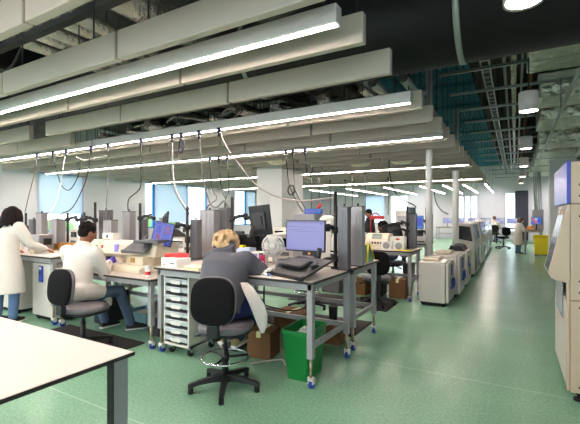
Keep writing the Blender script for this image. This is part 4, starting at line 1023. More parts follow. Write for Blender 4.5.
# second row
def stainer(label, x, y, z, w=.42):
    t = thing('cream_stainer', label, 'laboratory machine', (x, y, z), 0, 'cream stainers')
    m = MB(); m.prism([(-.2, 0), (.2, 0), (.2, .27), (-.1, .29), (-.2, .16)], 'x', -w / 2, w / 2); m.build('housing', cream_pl, t, None, .02)
    M = Matrix.Translation((0, -.155, .228)) @ Matrix.Rotation(-.62, 4, 'X')
    MB().box((-w * .22, -.006, -.05), (w * .22, .006, .05), M=M).build('display', mat('lcd_grey', (150, 156, 150), .3), t)
    MB().box((-w * .2, -.009, .02), (w * .2, -.003, .046), M=M).build('display_header', teal_pl, t)
    m = MB()
    for k in range(4): m.box((-w * .2 + k * .05, -.206, .1), (-w * .2 + .03 + k * .05, -.198, .13))
    m.build('buttons', dark_gap, t); return t
stainer('cream stainer with grey display, nearer the cabinets', -2.18, 7.12, .88)
stainer('cream stainer half hidden by the pale silver column', -2.72, 7.12, .88)
for i, (x, lb) in enumerate(((-1.98, 'small white box with round dial on the stainer bench, left of its twin'), (-1.76, 'small white box with round dial on the stainer bench, right of its twin'))):
    t = sbox('dial_unit', lb, 'instrument', (x, 6.93, .88), (.19, .14, .16), paper, 0); MB().lathe([(.06, 0), (.06, .008), (.045, .01)], c=(0, -.07, .08), seg=20, M=MX).build('dial', silver, t)
sbox('white_cross_box', 'white box with red cross shape behind the dial boxes', 'box', (-1.84, 7.15, .88), (.26, .16, .23), paper, 0, [('red_bar', (-.03, -.083, .175), (.05, -.079, .193), red_pl), ('red_upright', (.0, -.083, .16), (.02, -.0795, .208), red_pl)])
t = thing('folder_stack', 'stack of papers with yellow folder at the aisle end of the stainer bench', 'papers', (-1.72, 6.92, .88)); MB().box((-.12, -.09, 0), (.14, .05, .012), bev=.002).build('yellow_folder', yellow_pl, t); MB().box((-.3, -.08, .0), (-.12, .05, .018), bev=.002).build('white_papers', paper, t)
pole('black pole with folded arm at the aisle end of the stainer bench', -1.72, 7.32, .88, 1.66, (-1.98, 7.3, 1.2), .022, (-1.9, 7.25, 1.33))
monitor('black monitor folded on its arm above the stainer bench', (-2.0, 7.33, 1.19), PI + .7, .34, .28, .25, .2)
monitor('small dark grey monitor high on the pole above the stainer bench', (-1.66, 7.36, 1.58), .2, .14, .1)
t = thing('red_lamp', 'red desk lamp with curved arm behind the woman with black hair', 'lamp', (-2.95, 9.0, .88)); MB().lathe([(.09, 0), (.09, .02), (.02, .04)], seg=18).build('base', red_pl, t); MB().tube(bez([(0, 0, .03), (-.02, 0, .4), (.02, 0, .62), (.12, 0, .66), (.2, 0, .6)]), .014, 8).build('arm', red_pl, t); MB().box((-.04, -.05, .52), (.3, .05, .6), bev=.02).build('shade', red_pl, t)
monitor('bright blue and pink picture screen between the two white posts', (-1.95, 9.0, 1.34), -.1, .36, .27, 0, 0, ui_p)
pole('black pole beside the blue and pink picture screen', -1.72, 9.1, .88, 1.66, (-1.88, 9.06, 1.34), .022, (-1.9, 9.0, 1.1))
keytray('black keyboard tray beneath the blue and pink picture screen', (-1.95, 8.95, 1.1), .1, .4, .26, .5)
sbox('white_printer', 'white printer on the bench below the picture screen', 'printer', (-1.85, 8.92, .88), (.34, .3, .16), paper, .2, [('paper_tray', (-.12, -.18, .03), (.12, -.14, .06), silver_dk)])
sbox('white_processor', 'white processor unit behind the black haired woman', 'instrument', (-2.6, 9.05, .88), (.36, .3, .4), paper, 0, [('front_window', (-.13, -.155, .15), (.13, -.149, .34), silver)])
sbox('hooded_unit', 'white hooded unit behind the black arm of the second row', 'instrument', (-2.25, 9.2, .88), (.3, .3, .72), white_pl, 0, [('front_window', (-.1, -.155, .35), (.1, -.149, .6), silver)])
for i, (x, y, s_, lb) in enumerate(((-3.05, 7.15, .3, 'pale instrument on the second row bench left of the stainers'), (-4.3, 7.15, .34, 'pale instrument in the second row right of the boxed column'), (-4.85, 7.15, .28, 'pale instrument in the second row hidden by the rear view monitor'), (-7.0, 7.2, .36, 'pale instrument in the second row close to the windows'), (-2.6, 4.45, .32, 'pale instrument behind the rear view monitor'), (-4.2, 4.45, .3, 'pale instrument behind the tilted blue monitor'), (-7.2, 4.5, .3, 'pale instrument behind the standing woman bench'))):
    z = .88 if y > 5 else .93
    sbox('bench_instrument', lb, 'instrument', (x, y, z), (s_, .3, s_ * 1.05), off_white, 0, [('display', (-s_ * .3, -.155, s_ * .5), (s_ * .3, -.149, s_ * .85), smoke_glass), ('control_strip', (-s_ * .35, -.154, s_ * .15), (s_ * .35, -.149, s_ * .3), silver_dk)], .02)
# far end
for i, x in enumerate((-3.6, -2.9, -2.2, -1.5, -.8, -.15)):
    monitor('bright screen on the far wall desk, ' + ORD[i] + ' from the left', (x, 25.7, 1.16), 0, .52, .32, 0, 0, ui_w, None, 'far desk screens')
    t = bpy.data.objects[-1] if False else None
for i, x in enumerate((-3.6, -2.9, -2.2, -1.5, -.8, -.15)):
    o = thing('monitor_stand', 'stand under the far desk screen, ' + ORD[i] + ' from the left', 'stand', (x, 25.76, .78)); MB().box((-.1, -.08, 0), (.1, .08, .015), bev=.004).build('foot_plate', black_pl, o); MB().box((-.02, -.01, .01), (.02, .015, .36)).build('upright', black_pl, o)
monitor('monitor with blue screen edge on the small bench by the yellow bin', (.72, 18.0, 1.28), -.3, .34, .26, 0, 0, ui_p)
o = thing('monitor_stand', 'stand under the monitor of the small bench by the yellow bin', 'stand', (.73, 18.06, .92)); MB().box((-.1, -.08, 0), (.1, .08, .015)).build('foot_plate', black_pl, o); MB().box((-.02, -.01, .01), (.02, .015, .36)).build('upright', black_pl, o)
for i, (x, y) in enumerate(((.42, 17.7), (.58, 17.62), (.5, 17.95))):
    sbox('orange_packet', f'orange packet on the small bench by the yellow bin, {ORD[i]} from the aisle', 'packet', (x, y, .92), (.13, .1, .09 + .03 * i), mat('orange_pk', (228, 150, 50), .6), .2 * i, [('packet_label', (-.04, -.053, .02), (.04, -.049, .06), paper)])
t = thing('service_drop', 'grey bundle of cables and conduits dropping to the small bench by the yellow bin', 'conduit', (.78, 18.35, .92))
m = MB()
for k in range(6): m.tube([(-.12 + .045 * k + .02 * math.sin(j * .9 + k), .02 * math.cos(j + k), j * .34) for j in range(11)], .022, 6)
m.build('conduits', galv, t); MB().box((-.2, -.1, .0), (.2, .1, .8), bev=.02).build('trunking_box', silver, t)

# ------------------------------------------------------------------ hanging cables
def cable(label, pts, r=.011, m_=cable_dk, plug=None, coil=None):
    """pts: (u, v, y) read from the photo, put at their real depth y"""
    P = [at(*p) for p in pts]
    if plug: P[0].z = max(P[0].z, BZ - .02)
    t = thing('hanging_cable', label, 'cable', P[0], 0, 'hanging cables')
    o = P[0].copy(); P = [p - o for p in P]
    MB().tube(bez(P, 8), r * .72, 8).build('cable_run', m_, t)
    if plug:
        m = MB(); m.cyl((0, 0, -.02), (0, 0, .035), .03, seg=12); m.cyl((0, 0, -.09), (0, 0, -.02), .024, .014, seg=12); m.build('plug', plug, t)
    if coil is not None:
        c = P[coil]; m = MB()
        for q in range(3): m.tube([(c.x + .07 * math.cos(k * PI / 10), c.y + .012 * q, c.z + .09 * math.sin(k * PI / 10)) for k in range(21)], r * .8, 6)
        m.build('coil', m_, t)
cable('dark cable dropping to the pole behind the standing woman', [(37, 160, 4.4), (34, 175, 4.3), (29, 195, 4.1), (25, 212, 3.88)], .012, cable_gr, plug_blue)
cable('dark looped cable hanging in front of the blue blind', [(53, 158, 4.4), (57, 172, 4.4), (62, 186, 4.4), (69, 190, 4.4), (76, 181, 4.4), (80, 168, 4.4), (81, 158, 4.4)], .012, cable_dk, plug_blue)
cable('white cable curving down across the blue blind to the stout silver column', [(66, 158, 4.4), (63, 168, 4.35), (60, 188, 4.2), (54, 207, 4.0), (45, 214, 3.8), (40, 213, 3.78)], .014, cable_lt, plug_blue)
cable('dark cable from the blue plug down to the stout column by the blind', [(91, 156, 4.4), (88, 172, 4.35), (82, 190, 4.2), (72, 208, 4.0), (61, 214, 3.85), (59, 218, 3.8)], .012, cable_dk, plug_blue)
cable('thin grey cable hanging straight to the tall column behind the man', [(108, 152, 4.4), (108, 175, 4.3), (107, 195, 4.1), (106, 209, 3.98)], .011, cable_gr, plug_blue)
cable('dark bent cable dropping to the column above the embedding unit', [(141, 148, 4.4), (141, 170, 4.3), (140, 188, 4.2), (129, 199, 4.15), (128, 210, 4.1)], .012, cable_dk, plug_blue)
cable('pale cable from the ceiling sweeping to the narrow dark column', [(172, 142, 4.4), (173, 165, 4.4), (175, 185, 4.2), (183, 203, 4.0), (193, 212, 3.85), (196, 218, 3.8)], .013, cable_lt, plug_blue)
cable('short blue plugged dark cable beside the pale sweeping cable', [(181, 140, 4.4), (179, 148, 4.4), (180, 153, 4.4), (184, 148, 4.4), (184, 141, 4.4)], .014, plug_blue, plug_blue)
cable('grey cable beside the pale one, reaching the twin columns', [(168, 143, 4.4), (170, 165, 4.4), (174, 188, 4.3), (186, 210, 4.1), (196, 217, 3.9)], .011, cable_gr, None)
cable('dark cable curving onto the wide silver column', [(199, 140, 4.4), (201, 160, 4.4), (203, 180, 4.3), (210, 203, 4.2), (217, 207, 4.2), (224, 201, 4.25), (228, 208, 4.24)], .014, cable_gr, plug_blue)
cable('thick white cable sagging from the light line across to the aisle pole', [(219, 137, 4.4), (226, 146, 4.4), (238, 163, 4.3), (255, 184, 4.2), (275, 196, 4.1), (300, 201, 4.0), (322, 199, 3.9), (336, 197, 3.82)], .014, mat('cable_pale_grey', (160, 150, 146), .5), plug_blue)
for i, (u0, u1) in enumerate(((210, 214), (219, 216), (227, 226))):
    cable(f'dark cable of three plugs above the blond head, {ORD[i]} from the left', [(u0, 178, 6.6), (u0 + 2, 188, 6.5), (u1 + (3, 9, 0)[i], 198, 6.0), ((u1 + u0) / 2 - (4, -8, 2)[i], 206, 5.4), (u1 - (10, -8, 0)[i], 216, 4.9)], .014, cable_dk, plug_blue)
cable('dark cable with a tied coil in front of the boxed column, left one', [(286, 168, 6.6), (288, 178, 6.5), (291, 190, 6.3), (297, 202, 6.0), (303, 212, 5.6)], .014, cable_dk, plug_blue, 2)
cable('dark cable beside the tied coil in front of the boxed column', [(293, 168, 6.6), (294, 180, 6.5), (295, 190, 6.3), (302, 203, 6.0), (309, 213, 5.6)], .013, cable_dk, plug_blue)
cable('short dark cable loop under the third light line right of the boxed column', [(305, 168, 6.6), (307, 173, 6.6), (311, 174, 6.6), (313, 167, 6.6)], .016, plug_blue, plug_blue)
cable('dark cable dropping from the baffles to the pole of the stainer bench', [(389, 160, 8.7), (390, 176, 8.5), (394, 190, 8.2), (402, 199, 7.8), (412, 204, 7.5), (416, 207, 7.35)], .017, cable_dk, None)
cable('dark cable dropping to the pole beside the picture screen', [(434, 192, 10.6), (436, 202, 10.2), (441, 210, 9.6), (448, 214, 9.15)], .018, cable_dk, None)
cable('thin dark cable hanging at the far left behind the light line', [(107, 156, 4.4), (95, 158, 4.4), (84, 160, 4.4), (76, 157, 4.4)], .01, cable_lt, None)
for i, (u, y) in enumerate(((311, 10.7), (319, 10.7), (352, 10.7), (365, 10.7), (330, 12.9), (345, 12.9), (388, 12.9))):
    a = at(u, 182, y); a.z = BZ
    t = thing('hanging_cable', f'thin straight cable in the distance right of the boxed column, {ORD[i]} counted from nearer lines', 'cable', a, 0, 'distant straight cables')
    MB().tube([(0, 0, 0), (.01, 0, -.6), (.0, .02, -1.25)], .013, 6).build('cable_run', cable_gr, t); MB().cyl((0, 0, -.07), (0, 0, 0), .035, .025, seg=10).build('plug', black_pl, t)
def floor_cable(label, pts, m_, r=.007):
    b = MB().tube(bez(pts, 8), r, 8).build('loose_cable', m_); tag(b, label, 'cable')
floor_cable('thin black cable looping below the hoodie person bench', [(-2.0, 3.0, .86), (-2.2, 3.3, .62), (-2.35, 3.6, .5), (-2.1, 3.75, .45), (-1.85, 3.7, .6), (-1.78, 3.5, .84)], cable_dk)
floor_cable('grey cable lying on the floor beyond the green bin', [(-2.3, 3.2, .008), (-2.1, 3.45, .008), (-1.95, 3.35, .008), (-1.8, 3.6, .008)], cable_lt)

# ------------------------------------------------------------------ people
def remeshed(mb, voxel, iters=4):
    bmesh.ops.recalc_face_normals(mb.bm, faces=mb.bm.faces[:])
    me = bpy.data.meshes.new('tmp'); mb.bm.to_mesh(me); mb.bm.free()
    o = bpy.data.objects.new('tmp', me); COL.objects.link(o)
    r = o.modifiers.new('r', 'REMESH'); r.mode = 'VOXEL'; r.voxel_size = voxel; r.use_smooth_shade = True
    s = o.modifiers.new('s', 'SMOOTH'); s.factor = .5; s.iterations = iters
    dg = bpy.context.evaluated_depsgraph_get(); dg.update()
    res = bpy.data.meshes.new_from_object(o.evaluated_get(dg))
    bpy.data.objects.remove(o); bpy.data.meshes.remove(me)
    return res
def limb(m, pts, rad):
    for i, p in enumerate(pts): m.sph(p, rad[i], 14, 9)
    for i in range(len(pts) - 1): m.cyl(pts[i], pts[i + 1], rad[i], rad[i + 1], 14)
def rings(m, spec, n=22, cap=True):
    """spec: (centre, side vector, front vector) ellipses"""
    R = []
    for c, u, w in spec:
        c, u, w = V(c), V(u), V(w)
        R.append([c + u * math.cos(2 * PI * k / n) + w * math.sin(2 * PI * k / n) for k in range(n)])
    m.loft(R, 0, True, cap)
def mesh_obj(me, name, mats, parent):
    me.materials.clear()
    for q in (mats if isinstance(mats, (list, tuple)) else [mats]): me.materials.append(q)
    for p in me.polygons: p.use_smooth = True
    o = bpy.data.objects.new(name, me); COL.objects.link(o); o.parent = parent; return o
def fingers(bm, wrist, direction, palm_n, side, s=1.0, curl=.5, fat=1.0):
    """five separate tapered bent digits rooted in the palm, appended to bm"""
    d = V(direction).normalized(); n = V(palm_n); n = (n - d * n.dot(d)).normalized(); w = d.cross(n) * side   # w: towards the thumb
    B = MB(); w0 = V(wrist)
    for k, (off, L_) in enumerate(((.032, .068), (.011, .078), (-.011, .072), (-.031, .056))):
        b = w0 + d * (.078 * s) + w * off * s; a1 = curl * .5; a2 = curl * 1.2; a3 = curl * 1.8
        p = [b - d * .02 * s, b]
        for seg, a in ((.45, a1), (.32, a2), (.23, a3)): p.append(p[-1] + (d * math.cos(a) + n * math.sin(a)) * L_ * seg * s + w * off * .06 * s)
        B.tube(bez(p, 3), .008, 8, rr=[(.0092 - .0028 * i / 12) * fat * s for i in range(13)])
    b = w0 + d * .025 * s + w * .03 * s
    p = [b - w * .012 * s, b + w * .012 * s + d * .015 * s, b + (w * .024 + d * .042 + n * .014) * s, b + (w * .024 + d * .066 + n * .026) * s]
    B.tube(bez(p, 3), .009, 8, rr=[(.0118 - .003 * i / 9) * fat * s for i in range(10)])
    return B, d, n, w
def palm(m, wrist, direction, palm_n, s=1.0):
    d = V(direction).normalized(); n = V(palm_n); n = (n - d * n.dot(d)).normalized(); w = d.cross(n); w0 = V(wrist)
    rings(m, [(w0 - d * .02 * s, w * .024 * s, n * .019 * s), (w0 + d * .02 * s, w * .034 * s, n * .017 * s), (w0 + d * .06 * s, w * .041 * s, n * .015 * s), (w0 + d * .085 * s, w * .039 * s, n * .012 * s)], 14)
def person(label, loc, rz, P, skin, top, trousers, shoes, hair, hair_style='short', coat=None, voxel=.011, glove=None, group=None, girth=1.0, hood=False):
    t = thing('person', label, 'person', loc, rz, group)
    g = girth
    J = {k: V(v) for k, v in P.items() if isinstance(v, (tuple, list, Vector))}
    head = J['head']; R = Euler((P.get('pitch', 0), P.get('tilt', 0), P.get('turn', 0)), 'XYZ').to_matrix()
    pel, che = J['pelvis'], J['chest']; neck = J['neck']
    up = (che - pel).normalized(); sideL = (J['shR'] - J['shL']).normalized(); fr = up.cross(sideL) * -1
    fr = sideL.cross(up) * -1 if (sideL.cross(up)).y < 0 else sideL.cross(up)
    # skin body: head, neck, trunk, arms, legs
    m = MB()
    def H(x, y, z): return head + R @ V((x, y, z))
    m.sph(H(0, -.012, .025), (.076, .096, .098), 18, 12, 0, R)
    m.sph(H(0, .022, -.035), (.062, .07, .078), 16, 10, 0, R)
    m.sph(H(0, .05, -.088), (.034, .034, .024), 12, 8, 0, R)
    m.cyl(H(0, .078, .012), H(0, .108, -.03), .009, .016, 10); m.sph(H(0, .104, -.032), (.017, .014, .012), 10, 8, 0, R)
    for sx in (-1, 1):
        m.sph(H(sx * .032, .083, .024), (.024, .012, .009), 10, 7, 0, R)
        m.sph(H(sx * .078, -.008, -.012), (.012, .022, .034), 10, 8, 0, R)
        m.sph(H(sx * .042, .066, -.03), (.022, .02, .022), 10, 8, 0, R)
    limb(m, [neck - up * .02, head + R @ V((0, -.02, -.07))], [.056, .05])
    rings(m, [(pel, sideL * .135 * g, fr * .095 * g), (pel + (che - pel) * .5, sideL * .12 * g, fr * .09 * g), (che, sideL * .145 * g, fr * .1 * g), (che + (neck - che) * .7, sideL * .15, fr * .075), (neck, sideL * .055, fr * .055)], 20)
    for s_ in 'LR':
        limb(m, [J['sh' + s_], J['el' + s_], J['ha' + s_]], [.05, .037, .025])
        hd = (J['ha' + s_] - J['el' + s_]).normalized(); hd = V(P.get('hd' + s_, hd)); pn = V(P.get('pn' + s_, (0, 0, -1)))
        palm(m, J['ha' + s_], hd, pn)
        limb(m, [J['hip' + s_], J['kn' + s_], J['an' + s_]], [.075 * g, .05, .034])
        limb(m, [J['an' + s_] - V((0, 0, .03)), J['an' + s_] + V(P.get('toe' + s_, (0, .16, -.05)))], [.03, .02])
    me = remeshed(m, voxel, 3)
    bm = bmesh.new(); bm.from_mesh(me); 
    for f in bm.faces: f.material_index = 0
    def add(B, mi):
        mp = {}
        for v in B.bm.verts: mp[v] = bm.verts.new(v.co)
        for f in B.bm.faces:
            q = bm.faces.new([mp[v] for v in f.verts]); q.material_index = mi; q.smooth = True
        B.bm.free()
    for s_, sd in (('L', 1), ('R', -1)):
        hd = V(P.get('hd' + s_, (J['ha' + s_] - J['el' + s_]).normalized())); pn = V(P.get('pn' + s_, (0, 0, -1)))
        B, *_ = fingers(None, J['ha' + s_], hd, pn, sd, 1.0, P.get('curl', .55)); add(B, 0)
    B = MB()
    for sx in (-1, 1): B.sph(H(sx * .031, .082, .008), (.013, .010, .009), 12, 8, 0, R)
    add(B, 1)
    B = MB(); B.sph(H(0, .086, -.066), (.023, .010, .0075), 12, 8, 0, R); add(B, 2)
    bmesh.ops.recalc_face_normals(bm, faces=bm.faces[:])
    bm.to_mesh(me); bm.free(); mesh_obj(me, 'body', [skin, eye_m, lip_m], t)
    # trousers
    m = MB()
    rings(m, [(pel - up * .09, sideL * .14 * g, fr * .11 * g), (pel, sideL * .168 * g, fr * .122 * g), (pel + up * .1, sideL * .152 * g, fr * .115 * g)], 22)
    for s_ in 'LR':
        an = J['an' + s_]; kn = J['kn' + s_]; a2 = kn + (an - kn) * .95
        limb(m, [J['hip' + s_], J['hip' + s_] * .5 + kn * .5, kn, kn * .5 + a2 * .5, a2], [.095 * g, .085 * g, .068, .062, .056])
    mesh_obj(remeshed(m, voxel, 4), 'trousers', trousers, t)
    # shoes
    for s_ in 'LR':
        an = J['an' + s_]; td = V(P.get('toe' + s_, (0, .16, -.05))); dd = V((td.x, td.y, 0)).normalized(); ln = P.get('foot', .19)
        nz_ = V((0, 0, 1)); sl = td.z / max(.05, V((td.x, td.y)).length) if P.get('sloped') else 0
        w = V((-dd.y, dd.x, 0)); b = an - V((0, 0, .062))
        dv = (dd + V((0, 0, sl * .4))).normalized()
        m = MB(); rings(m, [(b - dv * .062 + nz_ * .03, w * .03, nz_ * .03), (b - dv * .03 + nz_ * .045, w * .04, nz_ * .05), (b + dv * .03 + nz_ * .048, w * .042, nz_ * .055), (b + dv * .1 + nz_ * .03, w * .045, nz_ * .036), (b + dv * .17 + nz_ * .022, w * .044, nz_ * .027), (b + dv * .205 + nz_ * .014, w * .026, nz_ * .017)], 18)
        sh = mesh_obj(remeshed(m, .009, 2), 'shoe', shoes, t)
        m = MB(); rings(m, [(b - dv * .068 + nz_ * .0, w * .02, nz_ * .013), (b - dv * .05, w * .038, nz_ * .014), (b + dv * .02, w * .042, nz_ * .014), (b + dv * .12, w * .048, nz_ * .014), (b + dv * .18, w * .042, nz_ * .014), (b + dv * .212, w * .02, nz_ * .012)], 16); mm = m.build('sole', sole_m if shoes is shoe_bk or shoes is shoe_kh else shoes, sh)
    # top / coat
    m = MB(); k1 = P.get('bulk', 1.0)
    spec = [(pel - up * .06, sideL * .165 * g * k1, fr * .128 * g * k1), (pel + up * .06, sideL * .17 * g * k1, fr * .135 * g * k1), (pel + (che - pel) * .55, sideL * .168 * g * k1, fr * .132 * g * k1), (che, sideL * .178 * g * k1, fr * .128 * g * k1), (che + (neck - che) * .6, sideL * .17 * k1, fr * .1 * k1), (neck + up * .0, sideL * .075, fr * .075), (neck + up * .03, sideL * .068, fr * .068)]
    if coat and 'hem' in coat:
        spec = [(V(c_[0]), sideL * c_[1] * k1, V(c_[3]) if len(c_) > 3 else V((0, c_[2], 0))) for c_ in coat['hem']] + spec[1:]
    rings(m, spec, 28)
    for s_ in 'LR':
        el, ha, sh = J['el' + s_], J['ha' + s_], J['sh' + s_]
        cu = el + (ha - el) * .88
        limb(m, [che + (sh - che) * .55, sh, sh * .5 + el * .5, el, el * .5 + cu * .5, cu], [.085 * k1, .078 * k1, .070 * k1, .062 * k1, .056, .047])
    if coat and 'flap' in coat:
        for pts, rr in coat['flap']: limb(m, [V(q) for q in pts], rr)
    tm = remeshed(m, voxel, 5); to = mesh_obj(tm, 'hoodie' if hood else ('lab_coat' if coat else 'jacket'), top, t)
    if hood:
        m = MB()
        rings(m, [(neck + V((0, -.055, -.045)), sideL * .10, V((0, .07, .03))), (neck + V((0, -.05, .0)), sideL * .125, V((0, .085, .03))), (neck + V((0, -.035, .045)), sideL * .115, V((0, .085, .05))), (neck + V((0, -.02, .07)), sideL * .09, V((0, .075, .05)))], 24)
        m.tube([neck + V((.105 * math.cos(q), -.03 + .085 * math.sin(q), .052 + .03 * math.sin(q))) for q in [PI * 2 * i / 24 for i in range(25)]], .022, 8)
        mesh_obj(remeshed(m, voxel, 4), 'hood', top, to)
    if coat:
        m = MB(); m.tube([neck + up * .01 + sideL * .074 * math.cos(q) + fr * .074 * math.sin(q) for q in [PI * 2 * i / 24 for i in range(25)]], .012, 8); m.build('collar', top, to)
    # hair
    m = MB(); rh = random.Random(len(label))
    if hair_style == 'short':
        m.sph(H(0, -.022, .04), (.088, .102, .096), 18, 12, 0, R); m.sph(H(0, -.052, -.005), (.08, .066, .075), 16, 10, 0, R)
        for k in range(70):
            a = rh.uniform(0, 2 * PI); q = rh.uniform(-.1, 1); v_ = V((math.cos(a) * math.sqrt(1 - min(1, q * q)), math.sin(a) * math.sqrt(1 - min(1, q * q)), q))
            if v_.y > .55 and v_.z < .45: continue
            m.sph(H(v_.x * .088, -.022 + v_.y * .1, .04 + v_.z * .094), rh.uniform(.008, .014), 7, 5)
    elif hair_style == 'curly':
        m.sph(H(0, -.03, .045), (.1, .108, .1), 18, 12, 0, R); m.sph(H(0, -.06, -.03), (.1, .075, .09), 16, 10, 0, R)
        for k in range(230):
            a = rh.uniform(0, 2 * PI); q = rh.uniform(-.85, 1); s1 = math.sqrt(1 - q * q); v_ = V((math.cos(a) * s1, math.sin(a) * s1, q))
            if v_.y > .5 and v_.z < .45: continue
            m.sph(H(v_.x * .126, -.04 + v_.y * .123, .02 + v_.z * .128), rh.uniform(.012, .022), 8, 6)
    else:
        m.sph(H(0, -.022, .038), (.09, .106, .1), 18, 12, 0, R)
        for k in range(46):
            a = -PI / 2 + rh.uniform(-1.9, 1.9); hw_ = P.get('hair_w', 1.0); x, y = math.cos(a) * .088 * hw_, math.sin(a) * .1 * hw_ - .02
            ln = P.get('hair_len', .2) * rh.uniform(.8, 1.1)
            m.tube(bez([H(x * .8, y * .8, .07), H(x * 1.06, y * 1.06, .0), H(x * 1.18, y * 1.12 - .005, -ln * .5), H(x * 1.05, y * 1.05 - .01, -ln)], 4), .024, 7, rr=[.024 - .001 * q for q in range(13)])
    mesh_obj(remeshed(m, .008 if voxel < .015 else .012, 2), 'hair', hair, t)
    if glove:
        for s_, sd in (('L', 1), ('R', -1)):
            m = MB(); hd = V(P.get('hd' + s_, (J['ha' + s_] - J['el' + s_]).normalized())); pn = V(P.get('pn' + s_, (0, 0, -1)))
            limb(m, [J['ha' + s_] - hd.normalized() * .07, J['ha' + s_]], [.04, .032]); 
            d = hd.normalized(); n = (pn - d * pn.dot(d)).normalized(); w = d.cross(n); w0 = J['ha' + s_]
            rings(m, [(w0 - d * .02, w * .03, n * .025), (w0 + d * .02, w * .039, n * .022), (w0 + d * .06, w * .046, n * .02), (w0 + d * .09, w * .043, n * .016)], 14)
            B, *_ = fingers(None, w0, hd, pn, sd, 1.0, P.get('curl', .55), 1.25)
            me2 = remeshed(m, .008, 2); bm = bmesh.new(); bm.from_mesh(me2); mp = {}
            for v in B.bm.verts: mp[v] = bm.verts.new(v.co)
            for f in B.bm.faces: bm.faces.new([mp[v] for v in f.verts])
            B.bm.free(); bmesh.ops.recalc_face_normals(bm, faces=bm.faces[:]); bm.to_mesh(me2); bm.free()
            mesh_obj(me2, 'nitrile_glove', glove, t)
    return t
# 1 the person in the grey hoodie (sits on the tall chair; local origin on the floor under the seat, facing +Y)
t = person('person with curly blond hair in a grey hoodie, seated leaning over the bench', (-2.29, 2.70, 0), .05,
    dict(pelvis=(-.02, .02, .70), chest=(-.07, .20, 1.0), neck=(-.17, .34, 1.135), head=(-.225, .43, 1.18), pitch=-.7, turn=.15, shL=(-.27, .26, 1.06), shR=(.12, .25, 1.07), elL=(-.33, .42, .98), elR=(.20, .40, .96), haL=(-.2, .66, .975), haR=(.04, .66, .975),
         hipL=(-.11, .06, .67), hipR=(.12, .06, .67), knL=(-.15, .46, .63), knR=(.17, .40, .64), anL=(-.10, .22, .36), anR=(.08, .17, .365), toeL=(0, .16, -.04), toeR=(-.02, .16, -.04), bulk=1.27, curl=.7), skin_l, hoodie_m, navy_m, shoe_kh, hair_blond, 'curly', None, .011, None, None, 1.12, True)
# white coat tail hanging from the right side of the chair
o = thing('lab_coat_tail', 'white coat hanging from the lap of the person in the hoodie', 'coat', (-1.99, 2.74, 0))
m = MB(); R_ = []
for k, (x, y, z, w) in enumerate(((-.09, .06, .90, .03), (-.03, .03, .86, .045), (.03, .02, .80, .055), (.075, .03, .72, .06), (.10, .04, .64, .055), (.11, .05, .56, .04), (.115, .05, .49, .012))):
    u = V((.8, .45, 0)) * w * 1.15; n_ = V((-.45, .8, 0)) * .010; c_ = V((x, y, z)); f_ = n_ * (.9 * math.sin(k * 1.7))
    R_.append([c_ - u - n_, c_ - u * .3 - n_ + f_, c_ + u * .4 - n_ - f_, c_ + u - n_, c_ + u + n_, c_ + u * .4 + n_ - f_, c_ - u * .3 + n_ + f_, c_ - u + n_])
m.loft(R_); m.build('cloth', coat_m, o)
# 2 the man with the purple glove
t = person('man in a white lab coat and purple gloves seated at the embedding unit', (-4.46, 2.68, 0), .28,
    dict(pelvis=(0, .02, .60), chest=(0, .13, .98), neck=(.0, .17, 1.15), head=(.02, .22, 1.285), pitch=-.35, turn=-.35, shL=(-.2, .13, 1.06), shR=(.2, .13, 1.05), elL=(-.3, .3, .84), elR=(.22, .27, .78), haL=(-.13, .58, .92), haR=(.10, .50, .90), hdR=(.1, .8, .25), pnR=(-.9, .2, -.3), hdL=(.2, .9, .1),
         hipL=(-.1, .06, .56), hipR=(.1, .06, .56), knL=(-.14, .50, .56), knR=(.28, .46, .55), anL=(-.03, .58, .10), anR=(.36, .58, .10), toeL=(.06, .16, -.05), toeR=(.13, .12, -.05), bulk=1.1, curl=.8), skin_b, coat_m, jeans_dk, shoe_bk, hair_dark, 'short',
    dict(flap=[(((.0, -.06, .64), (.0, -.1, .56)), [.12, .075]), (((.1, .0, .62), (.15, .14, .585), (.19, .27, .555), (.235, .33, .46), (.24, .34, .40)), [.12, .105, .085, .035, .022]), (((-.1, .0, .62), (-.12, .16, .59), (-.13, .3, .57)), [.12, .1, .08])]), .011, purple)
# 3 the woman standing at the left edge
t = person('woman with dark hair in a long white lab coat standing at the left bench', (-6.07, 2.70, 0), .46,
    dict(pelvis=(0, 0, .93), chest=(0, .03, 1.22), neck=(0, .08, 1.37), head=(.0, .14, 1.485), pitch=-.42, turn=.45, hair_w=1.16, shL=(-.17, .04, 1.33), shR=(.17, .04, 1.33), elL=(-.25, .12, 1.06), elR=(.27, .14, 1.08), haL=(-.16, .38, .99), haR=(.3, .40, 1.0),
         hipL=(-.1, 0, .9), hipR=(.1, 0, .9), knL=(-.11, .03, .5), knR=(.12, .02, .5), anL=(-.11, 0, .09), anR=(.13, -.02, .09), bulk=1.05, hair_len=.2), skin_l, coat_m, jeans_m, shoe_bk, hair_dark, 'long',
    dict(hem=[((0, -.01, .44), .26, .2), ((0, -.01, .46), .26, .2), ((0, 0, .72), .235, .175)]), .012)
